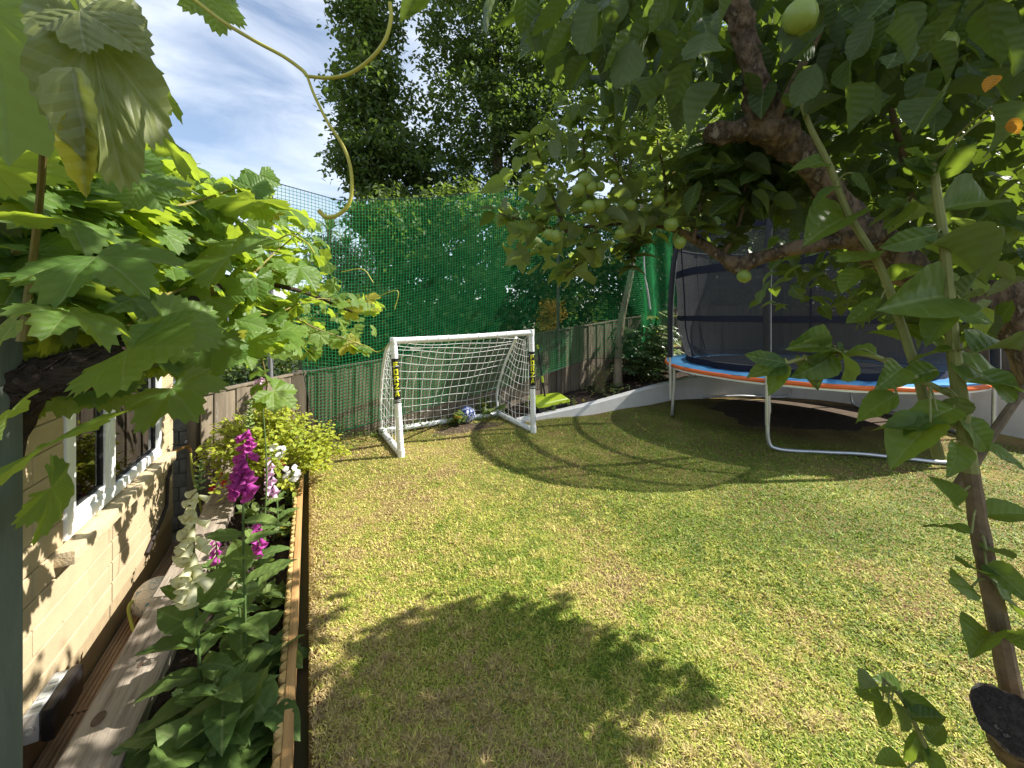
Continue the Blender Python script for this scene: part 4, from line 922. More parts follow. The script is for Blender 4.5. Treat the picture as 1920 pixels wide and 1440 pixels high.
limb('limb', [(Vector((1.75, 1.3, 1.45)), .03), (Vector((1.6, 1.7, 1.8)), .022), (Vector((1.55, 1.9, 2.2)), .012)], M_bark, .08)
stp = [(Vector((1.34, .86, .58)), .055), (P(1995, 1500, .90), .05), (P(1940, 1430, .80), .047), (P(1892, 1350, .70), .044)]
limb('cut_limb', stp, M_bark, .09)
e0, e1 = P(1940, 1430, .80), P(1892, 1350, .70); axd = (e1 - e0).normalized(); mb = MB()
u_ = axd.orthogonal().normalized(); w_ = axd.cross(u_); mb.v = [tuple(e1 + axd * .006)] + [tuple(e1 + axd * .002 + (u_ * math.cos(a) + w_ * math.sin(a)) * .0455 * R(.86, 1.05)) for a in np.linspace(0, 6.2832, 25)[:-1]]
mb.f = [(0, 1 + k, 1 + (k + 1) % 24) for k in range(24)]; mb.build('cut_face', M_cut, at)
twigs = []
def shoot(name, pts, m, r0, r1, k=5):
    q = spline(pts, k); MB().tube(q, list(np.linspace(r0, r1, len(q))), 8, wob=.05).build(name, m, at); twigs.append(q)
shoot('shoot', [P(1918, 1370, .80), P(1900, 1310, .765), P(1868, 1150, .74), P(1838, 1000, .735), P(1820, 885, .73)], M_shootb, .018, .012)
shoot('shoot', [P(1820, 885, .73), P(1802, 760, .73), P(1786, 640, .725), P(1778, 540, .72), P(1768, 440, .715), P(1757, 360, .71), P(1751, 305, .71)], M_shoot, .012, .005)
shoot('shoot', [P(1760, 860, .76), P(1725, 720, .77), P(1690, 610, .78), P(1650, 500, .79), P(1590, 400, .80), P(1555, 310, .80), P(1520, 240, .81), P(1500, 185, .81)], M_shoot, .009, .0045)
shoot('shoot', [P(1795, 745, .73), P(1710, 705, .73), P(1640, 668, .72), P(1570, 662, .71), P(1505, 672, .70), P(1470, 682, .70)], M_shoot, .006, .003)
shoot('shoot', [P(1770, 1480, .85), P(1728, 1385, .85), P(1692, 1312, .85), P(1655, 1272, .85)], M_shoot, .0065, .003)
shoot('shoot', [P(1790, 925, .78), P(1860, 815, .8), P(1930, 715, .82)], M_shootb, .010, .006)
shoot('shoot', [P(1450, 232, .93), P(1490, 150, .88), P(1535, 60, .85), P(1565, -10, .83)], M_shootb, .010, .007)
shoot('shoot', [P(1720, 470, 1.3), P(1700, 330, 1.25), P(1675, 220, 1.2), P(1660, 130, 1.2)], M_shootb, .013, .006)
shoot('shoot', [P(1355, 480, 1.14), P(1385, 420, 1.1), P(1400, 340, 1.05)], M_shootb, .007, .004)
for x0, y0, x1, y1, Yd in ((1110, 424, 1090, 200, 1.25), (1190, 418, 1130, 230, 1.22), (1060, 432, 1000, 260, 1.28), (1040, 438, 935, 400, 1.3), (1120, 424, 1060, 520, 1.26), (1250, 428, 1230, 250, 1.18), (1200, 420, 1185, 500, 1.22), (1300, 450, 1320, 330, 1.1)):
    shoot('shoot', [P(x0, y0, Yd), P((x0 * .6 + x1 * .4) + R(-8, 8), (y0 + y1) / 2, Yd), P(x1, y1, Yd + R(-.05, .05))], M_shootb, .006, .0025)
EX = [  # blade base -> tip in photo px, distance
 (.71, [(1752,322,1713,252),(1752,330,1768,258),(1755,330,1814,270),(1750,345,1714,298),(1764,392,1906,356),(1758,436,1630,470),(1752,456,1852,472),(1776,556,1660,565),(1783,578,1874,612),(1782,586,1738,628),(1828,662,1932,628),(1813,716,1908,662),(1757,694,1666,714),(1787,656,1722,663),(1797,745,1790,812),(1790,765,1694,802),(1800,790,1897,852),(1790,832,1806,890),(1760,790,1648,856),(1745,800,1612,790),(1682,740,1580,794),(1850,830,1935,895),(1790,952,1757,884),(1822,1000,1768,984),(1845,966,1894,958),(1850,1032,1904,1042),(1850,1060,1897,1092),(1845,1072,1814,1064),(1822,1100,1766,1090),(1880,1122,1928,1114),(1860,1190,1808,1212),(1892,1202,1932,1188),(1840,700,1925,760),(1800,560,1840,500)]),
 (.79, [(1505,205,1482,186),(1510,215,1545,186),(1556,302,1478,312),(1598,324,1640,380),(1600,402,1496,442),(1607,504,1578,552),(1652,560,1580,614),(1700,640,1648,618),(1640,470,1560,500),(1660,520,1720,500),(1570,350,1520,380),(1680,590,1740,560)]),
 (.70, [(1475,681,1404,668),(1474,684,1403,702),(1470,686,1438,737),(1512,676,1540,724),(1562,666,1498,716),(1532,652,1503,612),(1576,660,1610,698),(1560,652,1478,640),(1642,666,1578,658),(1690,690,1640,730)]),
 (.85, [(1655,1300,1618,1252),(1656,1312,1606,1284),(1666,1320,1630,1368),(1690,1302,1728,1322),(1672,1312,1704,1352),(1706,1346,1738,1344),(1722,1372,1692,1440),(1702,1440,1642,1420),(1740,1390,1764,1364),(1736,1402,1752,1444),(1690,1310,1660,1262)]),
 (.62, [(1060,0,985,85),(1075,40,1010,130),(1120,10,1075,120),(1180,60,1120,150),(1190,75,1150,190),(1290,120,1245,215),(1330,60,1290,150),(1350,160,1265,270),(1480,20,1470,110),(1640,40,1580,130),(1660,60,1740,110),(1790,30,1720,100),(1850,10,1870,120),(1880,60,1935,150),(1895,190,1850,110),(1770,180,1690,240),(1860,200,1905,300),(1530,120,1480,220),(1590,160,1620,240),(1380,-10,1330,60),(1250,-10,1215,70),(950,-30,880,30),(800,-25,770,15),(1100,-20,1050,60)])]
exM = []
for Yd, lst in EX:
    for x0, y0, x1, y1 in lst:
        p0, p1 = P(x0, y0, Yd + R(-.03, .03)), P(x1, y1, Yd + R(-.05, .05)); ln = (p1 - p0).length
        if ln < .075: p1 = p0 + (p1 - p0) * (.075 / ln)
        exM.append(leaf_between(p0, p0.lerp(p1, .88), R(-.5, .5), R(.8, 1.05), R(.3, .7) if y0 > 240 else -.35))
        best = min(((Vector(q) - p0).length, tuple(q)) for tw in twigs for q in tw)
        if best[0] < .12: MB().tube(spline([best[1], tuple((Vector(best[1]) + p0) / 2 + Vector((0, 0, .008))), tuple(p0)], 3), .0018, 5).build('leaf_stalk', M_shoot, at)
for x0, y0, x1, y1 in ((1868, 142, 1848, 172), (1898, 222, 1912, 252)): tag(obj('leaf', tpl_mesh('leaf', OV[1], Lf_orange), None, at, leaf_between(P(x0, y0, .56), P(x1, y1, .56), .3, 1.1, .7)), label='orange dying leaf')
canM, farM = [], []
SHP = [(520,1520),(590,1335),(715,1190),(800,1140),(1010,1135),(1085,1190),(1165,1250),(1340,1285),(1260,1350),(1195,1440),(1190,1520)]
def lands_ok(M):                        # where the shadow of this leaf meets the lawn
    p = M.translation; k = p.z / math.tan(SUN_EL); x, y = p.x - TO_SUN.x * k, p.y - TO_SUN.y * k
    if y < .95: return True
    px_s, py_s = 960 + F_PX * x / y + random.gauss(0, 30), HORIZON + F_PX * CAM_H / y + random.gauss(0, 16)
    return py_s > 1500 or px_s < 560 or inpoly(px_s, py_s, SHP)
RA = [(930,380),(960,300),(990,230),(1060,180),(1150,190),(1280,230),(1330,330),(1300,430),(1180,450),(1100,525),(1000,515),(940,480)]
RB = [(965,-60),(975,40),(1040,110),(1130,165),(1250,190),(1350,170),(1500,210),(1930,180),(1930,-60)]
RC = [(1280,320),(1340,210),(1480,190),(1930,150),(1930,640),(1700,625),(1620,580),(1575,470),(1500,395),(1390,375),(1300,350)]
def aleaf(px, py, Yd, size, droop=.7): return leafM(P(px, py, Yd), size, up=(.25, -.1, 1), spread=.75, droop=droop)
for k in range(300): x, y = sample_poly(RA); canM.append(aleaf(x, y, R(1.05, 1.5), R(.05, .08), .3))
for k in range(220):
    x, y = sample_poly(RB)
    if not (1330 < x < 1480): canM.append(aleaf(x, y, R(.68, 1.05), R(.06, .085), 1.0))
RD = [(1660,370),(1930,330),(1930,600),(1740,590)]
for k in range(60): x, y = sample_poly(RD); canM.append(aleaf(x, y, R(.80, .95), R(.055, .075), .6))
for tw in twigs[8:]:
    for q in tw[1:]:
        for _ in range(3): canM.append(leafM(Vector(q) + rdir() * .012, R(.05, .075), up=(.2, -.2, 1), spread=.5, droop=0))
for k in range(2100):
    x, y = sample_poly(RC); farM.append(aleaf(x, y, R(1.0, 1.4) if x < 1500 else 1.0 + 1.4 * random.random() ** .8, R(.065, .095), .6))
for k in range(850): x, y = sample_poly(RB); farM.append(aleaf(x, y, R(.9, 1.6), R(.07, .10), .8))
clD = [(R(1.0, 3.2), R(1.85, 2.65), R(1.6, 2.9)) for _ in range(75)]
for k in range(2300):
    c_ = random.choice(clD); farM.append(leafM((c_[0] + random.gauss(0, .11), c_[1] + random.gauss(0, .11), c_[2] + random.gauss(0, .09)), R(.07, .10), spread=.7, droop=.5))
for k in range(2200): farM.append(leafM((R(1.5, 3.5), R(.2, 1.2), R(1.95, 3.5)), R(.09, .12), spread=.7, droop=.5))
for k in range(600): farM.append(leafM((R(.2, 2.2), R(.35, 1.2), R(2.35, 3.0)), R(.07, .10), spread=.7, droop=.5))
farM = [m for m in farM if lands_ok(m)]; canM = [m for m in canM if lands_ok(m)]
allM = [(m.translation - Vector((0, 0, CAM_H))).length / m.to_scale()[0] for m in canM]
near = sorted(range(len(canM)), key=lambda i: allM[i])[:300 - len(exM)]
def sunny(m):                           # light set by leaf tone: dark canopy, paler young shoots, palest sunlit branch
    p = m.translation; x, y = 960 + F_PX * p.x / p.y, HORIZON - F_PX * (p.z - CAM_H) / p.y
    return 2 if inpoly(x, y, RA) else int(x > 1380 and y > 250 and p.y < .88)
for m in exM + [canM[i] for i in near]: obj('leaf', random.choice((ME_apple_shade, ME_apple, ME_apple_sun)[sunny(m)]), None, at, m)
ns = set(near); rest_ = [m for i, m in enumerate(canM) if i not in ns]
tag(scatter('sunlit_young_leaves', OVC, [m for m in rest_ if sunny(m)], Lf_apple_sun, at), kind='stuff'); tag(scatter('leaves', OVC, [m for m in rest_ if not sunny(m)] + farM, Lf_apple_shade, at), kind='stuff')  # first batch in the sunlit leaf tone, second in the shaded tone
am = MB().lathe([(.0, -.42), (.12, -.47), (.3, -.45), (.46, -.2), (.5, .05), (.44, .3), (.28, .44), (.12, .44), (.0, .36)], None, 18); sm_ = MB().tube([(0, 0, .36), (.03, 0, .6), (.05, .02, .8)], .03, 5)
ame = bpy.data.meshes.new('apple'); ame.from_pydata(am.v, [], am.f); ame.update(); ame.polygons.foreach_set('use_smooth', [True] * len(ame.polygons)); ame.materials.append(M_apple)
sme = bpy.data.meshes.new('stalk'); sme.from_pydata(sm_.v, [], sm_.f); sme.update(); sme.materials.append(M_shoot)
for x, y, d in ((1097,338,27),(1085,357,26),(1108,352,24),(1126,350,17),(1104,388,25),(1123,385,25),(1041,443,24),(1030,440,22),(1258,421,26),(1233,375,21),(1183,385,20),(1163,438,20),(1500,32,58),(1395,518,24),(1765,85,46),(1222,92,34),(1152,335,18),(1275,455,22)):
    Yd = min(1.03, .05 * 740 / d); M = Matrix.Translation(P(x, y, Yd)) @ Matrix.Rotation(R(-.5, .5), 4, 'X') @ Matrix.Rotation(R(-.5, .5), 4, 'Y') @ Matrix.Scale(d / 740 * Yd, 4)
    a = obj('apple', ame, None, at, M); obj('stalk', sme, None, a, M)

# ------------------------------------------------------------------ grape vine
vn = thing('grape_vine', 'grape vine with large lobed leaves trained along the left side', 'vine', (-.86, .62, -.07))
vt = spline([(-.90, .64, -.1, .04), (-.90, .66, .6, .036), (-.88, .66, 1.15, .036), tuple(P(30, 735, .66)) + (.036,), tuple(P(120, 705, .68)) + (.036,), tuple(P(195, 680, .70)) + (.034,), tuple(P(250, 640, .78)) + (.022,), tuple(P(330, 590, 1.0)) + (.018,), tuple(P(440, 530, 1.5)) + (.014,), tuple(P(560, 545, 2.1)) + (.010,), tuple(P(660, 585, 2.7)) + (.006,)], 6)
MB().tube(vt[:, :3], list(vt[:, 3]), 12, wob=.16).build('trunk', M_vinebark, vn)
bk = MB()
for k in range(160):
    i = random.randint(12, 34); p = Vector(vt[i][:3]) + rdir() * vt[i][3] * 1.02; t_ = Vector(vt[i + 1][:3]) - Vector(vt[i][:3]); t_.normalize()
    bk.tube([p - t_ * R(.01, .03), p + rdir() * .004, p + t_ * R(.01, .04) + rdir() * .012], .0016, 4)
tag(bk.build('bark_shreds', M_vinebark, vn), kind='stuff')
VP = [(0,170),(120,330),(280,250),(345,300),(400,345),(480,350),(520,395),(585,405),(605,460),(650,540),(725,575),(700,625),(640,645),(560,670),(480,665),(400,660),(360,690),(250,670),(200,700),(60,730),(0,760)]
def vdepth(x): return float(np.interp(x, [0, 150, 300, 430, 560, 650, 730], [.62, .72, 1.05, 1.45, 2.0, 2.6, 3.0]))
canes = []
for c in ([(60,560,.7),(160,470,.8),(270,400,1.0),(360,380,1.2),(450,350,1.4),(490,335,1.45)], [(20,470,.62),(130,510,.7),(240,470,.85),(330,440,1.1),(430,480,1.5),(520,510,1.9)], [(200,660,.75),(300,560,1.0),(400,540,1.35),(500,590,1.8),(600,560,2.3),(700,575,2.8)], [(330,600,1.1),(420,560,1.4),(520,470,1.8),(580,420,2.0)], [(420,620,1.5),(480,650,1.7),(500,720,1.8),(490,760,1.85)], [(500,560,1.9),(580,610,2.3),(660,640,2.6),(690,655,2.7)], [(40,640,.6),(60,500,.6),(80,300,.5),(75,60,.36)]):
    q = spline([tuple(P(*p)) for p in c], 8); canes.append(q); MB().tube(q, list(np.linspace(.006, .0025, len(q))), 7).build('cane', M_cane, vn)
vex = [  # petiole point -> blade tip, distance
 (22,412,95,395,.52),(181,481,265,516,.55),(130,585,220,622,.5),(238,655,352,642,.62),(312,603,420,640,.68),(20,770,-20,815,.5),(322,728,362,774,.85),(398,648,398,718,1.15),(466,640,440,690,1.5),(512,733,558,758,1.75),(470,352,498,332,1.35),(530,386,580,408,1.45),(480,522,492,566,1.5),(478,375,420,395,1.3),(430,480,350,470,1.15),(300,430,340,470,.95),(270,340,235,390,.75),(420,400,478,430,1.35),(560,500,600,530,1.9),(395,560,355,600,1.15),(90,520,20,500,.55),(60,850,-20,880,.5),(95,915,150,955,.62),(330,350,265,330,.8),(230,300,300,330,.62),(30,600,-30,640,.5),(250,560,300,600,.75),(510,620,560,650,1.9),(440,600,500,610,1.5)]
fore = [(-25,15,50,300,.36,1.15),(285,165,352,222,.55,1.0),(305,262,392,322,.6,1.0),(-30,300,110,250,.5,1.0)]
lm = []
for x0, y0, x1, y1, Yd in vex:
    p0, p1 = P(x0, y0, Yd), P(x1, y1, Yd + R(-.03, .05)); M = leaf_between(p0, p1, R(-.3, .3), R(.95, 1.15), .35 if y0 > 420 else .1); lm.append(M)
for x0, y0, x1, y1, Yd, w in fore: lm.append(leaf_between(P(x0, y0, Yd), P(x1, y1, Yd + .03), R(-.2, .2), w, -.75))
for k in range(1050):
    x, y = sample_poly(VP); Yd = vdepth(x) * R(.95, 1.5); sz = R(.065, .10) * (1 if x < 560 else .8)
    if x < 235 and y > 590: Yd = max(Yd, .92)
    lm.append(leafM(P(x, y, Yd), sz, up=(.45, -.15, .9), spread=.75, droop=.35))
for q in canes[:6]:
    for p in q[::2]: lm.append(leafM(Vector(p) + rdir() * .03, R(.05, .08), up=(.4, -.2, .9), spread=.6, droop=.4))
dist = [(m.translation - Vector((0, 0, CAM_H))).length / m.to_scale()[0] for m in lm]; order = sorted(range(len(lm)), key=lambda i: dist[i])
for i in order[:285]: obj('leaf', random.choice(ME_vine), None, vn, lm[i])
tag(scatter('leaves', PALC, [lm[i] for i in order[285:]], Lf_vine, vn), kind='stuff')
# yellowing and folded leaves close to the lens, young yellow tips
def yleaf(x0, y0, x1, y1, Yd, w, roll, tw=.5, m=None):
    tag(obj('leaf', m or random.choice(ME_vyel), None, vn, leaf_between(P(x0, y0, Yd), P(x1, y1, Yd), roll, w, tw)), label='pale yellowing vine leaf')
GRN = tpl_mesh('leaf', tpl_palmate(seed=31, deep=.12, cup=.14, droop=.35, n=76, teeth=.03), leafmat('vine_leaf_underside', (.19, .22, .08), (.22, .25, .09), (.36, .42, .06), under=(.22, .25, .11), vein='palmate', fac=.4, veincol=(.46, .48, .28), veinw=.035))
yleaf(168, 60, 262, 318, .34, .40, .2, .9, GRN); yleaf(150, 20, 248, 70, .33, .8, -.5, .8, GRN)
FOLD = tpl_mesh('leaf', tpl_ovate(wid=.34, fold=.7, droop=.1, wave=.03, rows=14, teeth=.06, seed=77), Lf_vyel)
yleaf(138, 130, 165, 315, .318, 1.0, .3, .9, tpl_mesh('leaf', tpl_ovate(wid=.42, fold=.6, droop=.15, wave=.03, rows=14, teeth=.03, seed=78), GRN.materials[0])); yleaf(152, 215, 157, 370, .322, 1.0, .2, .9, FOLD)
for x0, y0, x1, y1, Yd in ((500, 385, 520, 372, 1.45), (512, 405, 530, 398, 1.5), (655, 580, 680, 578, 2.7), (650, 640, 668, 660, 2.6), (690, 560, 712, 554, 2.9), (205, 365, 240, 430, .9)): yleaf(x0, y0, x1, y1, Yd, 1.0, R(-.4, .4), .4)
def tendril(pts, r0, r1, Yd): q = spline([tuple(P(x, y, Yd)) for x, y in pts], 10); MB().tube(q, list(np.linspace(r0, r1, len(q))), 10).build('tendril', M_tendril, vn)
tendril([(345,-15),(375,8),(420,42),(480,78),(530,105),(565,130),(576,143)], .0018, .0017, .38)
tendril([(576,143),(615,146),(655,138),(695,110),(722,75),(733,35),(731,5)], .0016, .0019, .38)
tendril([(576,143),(590,180),(615,230),(640,268),(655,305),(660,345),(655,380),(635,402),(612,407),(598,395)], .0012, .0022, .38)
tendril([(100,15),(125,30),(150,45),(165,55)], .003, .0026, .34)
obj('leaf', random.choice(ME_vine), None, vn, leaf_between(P(392, -8, .40), P(430, 55, .40), .9, .5, .2))
for c in ([(655,575,2.7),(700,560,2.7),(745,545,2.7),(740,580,2.7)], [(660,640,2.6),(690,650,2.6),(710,660,2.6),(735,640,2.6)], [(520,450,1.6),(545,440,1.6),(575,455,1.6),(590,475,1.6)], [(640,510,2.3),(680,505,2.3),(700,530,2.3)]):
    q = spline([tuple(P(*p)) for p in c], 6); MB().tube(q, .0028, 6).build('tendril', M_tendril, vn)

# ------------------------------------------------------------------ foxgloves and bed plants
def bell_mesh(name, m, L=1.0, spots=False):
    mb = MB(); prof = [(.0, 0), (.09, .02), (.14, .15), (.20, .40), (.255, .7), (.265, .86), (.35, .97), (.39, .99)]; n = 12
    mb.lathe(prof, None, n); k0 = len(mb.f)
    for i in range(n):                  # lip scallops
        for j in (6, 7): v = mb.v[j * n + i]; f = 1 + .09 * math.cos(i / n * 4 * math.pi); mb.v[j * n + i] = (v[0] * f, v[1] * f, v[2] + .05 * math.cos(i / n * 2 * math.pi))
    if spots:
        for k in range(9):
            a = R(-.8, .8); z = R(.62, .96); r = np.interp(z, [.42, .7, .88, 1], [.20, .25, .26, .33]) * .93; s = R(.02, .035)
            c = Vector((math.cos(a) * r, math.sin(a) * r, z)); t1 = Vector((-math.sin(a), math.cos(a), 0)) * s; mb.add([c - t1, c + Vector((0, 0, s)), c + t1, c - Vector((0, 0, s))], [(0, 1, 2, 3)])
    me = bpy.data.meshes.new(name); me.from_pydata(mb.v, [], mb.f); me.update(); me.polygons.foreach_set('use_smooth', [True] * len(me.polygons)); me.materials.append(m)
    if spots:
        me.materials.append(M_spot)
        for i in range(k0, len(me.polygons)): me.polygons[i].material_index = 1
    return me
B_P, B_W, B_K = bell_mesh('bell', M_bellp, spots=True), bell_mesh('bell', M_bellw, spots=True), bell_mesh('bell', M_bellpk)
bud = MB().lathe([(0, 0), (.16, .15), (.2, .45), (.12, .8), (0, 1)], None, 6); budme = bpy.data.meshes.new('bud'); budme.from_pydata(bud.v, [], bud.f); budme.update(); budme.materials.append(M_bud)
def foxglove(lab, pts, f0, f1, nb, bm_, bl_, nbud, lv, spread=(-1, 1), az0=-90):
    """pts: stem points; bells between fractions f0..f1 of the stem, buds above"""
    th = thing('foxglove', lab, 'foxglove', tuple(pts[0]), group='foxgloves in the flower bed'); q = spline([tuple(p) for p in pts], 8)
    MB().tube(q, list(np.linspace(.0065, .002, len(q))), 7).build('stem', M_stem, th)
    for k in range(nb):
        f = f0 + (f1 - f0) * k / max(1, nb - 1); p = Vector(samp(q, f)); a = math.radians(az0 + (k * 137.5 % 220) - 110 + R(-35, 35)); sz = bl_ * (1.0 - .5 * k / nb) * R(.9, 1.08)
        dn = R(.55, 1.15) - .35 * k / nb; d = Vector((math.cos(a), math.sin(a), -dn)).normalized(); obj('bell', bm_, None, th, basis(-Vector((0, 0, 1)).cross(d), d, p + d * .004, sz) @ Matrix.Rotation(R(0, .4), 4, 'Z'))
    for k in range(nbud):
        f = f1 + (1 - f1) * k / nbud; p = Vector(samp(q, f)); a = k * 2.4; d = Vector((math.cos(a), math.sin(a), .2 + .5 * k / nbud)).normalized(); obj('bud', budme, None, th, basis(d.orthogonal(), d, p, bl_ * (.42 - .25 * k / nbud)))
    for k in range(lv[0]):
        f = lv[3] * k / lv[0]; p = Vector(samp(q, f)); a = k * 2.4 + R(-.4, .4); s = R(lv[1], lv[2]) * (1 - .55 * f)
        obj('leaf', random.choice(ME_fox), None, th, basis((math.cos(a), math.sin(a), R(.15, .75)), (math.cos(a) * -.4, math.sin(a) * -.4, 1), p, (s, s * R(.9, 1.15), s)))
    return th
zs = -.07
def bedp(px, py): Yd = (CAM_H - zs) * F_PX / (py - HORIZON); return P(px, py, Yd)
b0 = bedp(378, 1345); foxglove('tall cream foxglove with speckled bells leaning near the house wall', [b0, P(372, 1200, b0.y), P(364, 1060, b0.y - .02), P(366, 960, b0.y - .03), P(379, 862, b0.y - .03)], .42, .86, 30, B_W, .070, 16, (13, .16, .26, .42))
b0 = bedp(462, 1285); foxglove('tallest purple foxglove in front of the golden shrub', [b0, P(459, 1120, b0.y), P(456, 960, b0.y), P(462, 860, b0.y), P(470, 750, b0.y)], .60, .88, 34, B_P, .062, 26, (14, .14, .24, .5))
b0 = bedp(482, 1130); foxglove('short purple foxglove between the bed plants', [b0, P(484, 1070, b0.y), P(488, 1000, b0.y), P(492, 945, b0.y)], .52, .86, 11, B_P, .058, 6, (9, .12, .2, .5))
b0 = bedp(520, 1010); foxglove('pale pink foxglove beside the golden shrub', [b0, P(520, 950, b0.y), P(512, 900, b0.y), P(508, 850, b0.y)], .5, .95, 14, B_K, .062, 5, (8, .1, .16, .5))
b0 = bedp(408, 1130); foxglove('small dark purple foxglove spike against the sleeper', [b0, P(407, 1070, b0.y), P(406, 1030, b0.y), P(404, 1005, b0.y)], .5, .9, 8, B_P, .04, 5, (6, .08, .14, .5))
b0 = bedp(490, 1060); foxglove('tall pink foxglove reaching up among the vine leaves', [b0, P(500, 900, b0.y), P(494, 780, b0.y), P(488, 705, b0.y)], .90, .99, 10, B_K, .05, 3, (4, .1, .14, .3))
b0 = bedp(446, 1240); foxglove('fading cream foxglove with few bells behind the tallest leaves', [b0, P(450, 1170, b0.y), P(446, 1110, b0.y), P(442, 1080, b0.y)], .62, .95, 6, B_W, .05, 9, (8, .14, .22, .5))
b0 = bedp(432, 1420); foxglove('green budding foxglove bending over the near sleeper', [b0, P(425, 1350, b0.y), P(410, 1300, b0.y), P(385, 1295, b0.y), P(330, 1300, b0.y)], .95, .99, 0, B_W, .05, 22, (14, .16, .26, .55))
def leafy(lab, base, n, smin, smax, h, ms, cat='plant', group='leafy plants in the flower bed', name='leafy_plant', spread=.05):
    th = thing(name, lab, cat, tuple(base), group=group); st = MB()
    for k in range(max(2, n // 7)):
        tpv = base + Vector((R(-spread, spread) * 2, R(-spread, spread) * 2, h * R(.5, 1))); st.tube(spline([tuple(base + Vector((R(-spread, spread), R(-spread, spread), 0))), tuple(base.lerp(tpv, .5) + rdir() * .01), tuple(tpv)], 4), .0035, 6)
        for i in range(7):
            p = base.lerp(tpv, (i + .6) / 7); a = R(0, 6.28); s = R(smin, smax); obj('leaf', random.choice(ms), None, th, basis((math.cos(a), math.sin(a), R(-.1, .8)), (-math.cos(a) * .3, -math.sin(a) * .3, 1), p, (s, s * R(.9, 1.2), s)))
    st.build('stems', M_stem, th); return th
for lab, px, py, n, s0, s1, h, ms in (
 ('large leafed rosette in the near end of the flower bed', 395, 1465, 22, .16, .26, .22, ME_fox), ('broad leafed plant beside log edging at the near end', 485, 1440, 18, .15, .24, .2, ME_fox),
 ('broad leafed plant against the sleeper below cream foxglove', 335, 1400, 16, .12, .2, .18, ME_fox), ('shaded leafy plant in the bed middle near edging', 505, 1260, 16, .11, .18, .16, ME_fox),
 ('leafy plant between cream and tallest purple foxgloves', 420, 1190, 18, .1, .17, .2, ME_fox), ('bright leafy clump beside log edging under short purple foxglove', 515, 1140, 20, .08, .14, .16, ME_light),
 ('leafy clump against sleeper edge halfway along the bed', 440, 1080, 18, .08, .13, .16, ME_fox), ('bright green clump next to edging far along the bed', 530, 1010, 26, .06, .10, .2, ME_light),
 ('small leafy clump below the tallest purple bells', 470, 985, 24, .06, .1, .2, ME_light), ('light green trailing plant beneath the golden shrub', 540, 950, 28, .05, .08, .24, ME_light)):
    leafy(lab, bedp(px, py), n, s0, s1, h, ms)
# golden shrub with small red flowers
gs = thing('golden_shrub', 'rounded golden leaved shrub with red flowers in front of fence', 'shrub', (-2.02, 3.30, -.07)); tw_ = MB(); gm = []
gc = Vector((-2.03, 3.30, -.05))
for k in range(230):
    a = R(0, 6.28); el = R(.05, 1.0); d = Vector((math.cos(a) * math.cos(el * 1.5), math.sin(a) * math.cos(el * 1.5) * .8, .25 + .75 * math.sin(el * 1.5))); ln = R(.40, .66) * (1.12 if d.x > 0 else .95)
    tipp = gc + Vector((d.x * ln, d.y * ln, d.z * (.78 + R(-.12, .04)))); q = spline([tuple(gc + rdir() * .04), tuple(gc.lerp(tipp, .55) + Vector((0, 0, .08))), tuple(tipp)], 5); tw_.tube(q, .0022, 4)
    for i in range(22):
        p = Vector(samp(q, R(.45, 1.0))) + rdir() * .03; gm.append(basis((R(-1, 1), R(-1, 1), R(-.5, .2)), Vector((.3, -.1, 1)) + rdir() * .4, p, R(.03, .05)))
tw_.build('twigs', M_shootb, gs); tag(scatter('foliage', OVC[:2], gm, Lf_gold, gs), kind='stuff')
rm_ = tpl_mesh('flower', tpl_palmate(lobes=5, step=72, n=20, deep=.8, teeth=0, droop=.8, seed=8), Lf_red)
for x, y, Yd in ((400, 915, 3.0), (419, 905, 3.05), (437, 925, 2.95), (526, 868, 3.0), (590, 865, 3.3), (412, 890, 3.1), (592, 855, 3.35), (445, 870, 3.0)): obj('flower', rm_, None, gs, leafM(P(x, y, Yd), .034, up=(0, -.3, 1), heading=(R(-.3, .3), -.5, -1)))
wm_ = tpl_mesh('flower', tpl_palmate(lobes=5, step=72, n=24, deep=.3, teeth=.02, droop=.3, seed=9), Lf_white)
for lab, x, y, n, rr in (('white flower cluster in front of the golden shrub', 520, 846, 12, .045), ('low white flowers beside far end of log edging', 547, 886, 14, .05)):
    Yd = 2.95; c = P(x, y, Yd); th = thing('white_flowers', lab, 'flower', (c.x, c.y, -.07)); MB().tube([(c.x, c.y, -.07), tuple(c.lerp(Vector((c.x, c.y, -.07)), .4) + Vector((.01, 0, 0))), tuple(c)], .003, 5).build('stem', M_stem, th)
    for k in range(n): obj('flower', wm_, None, th, leafM(c + rdir() * rr, .026, up=(.3, -.8, .5), spread=.5))

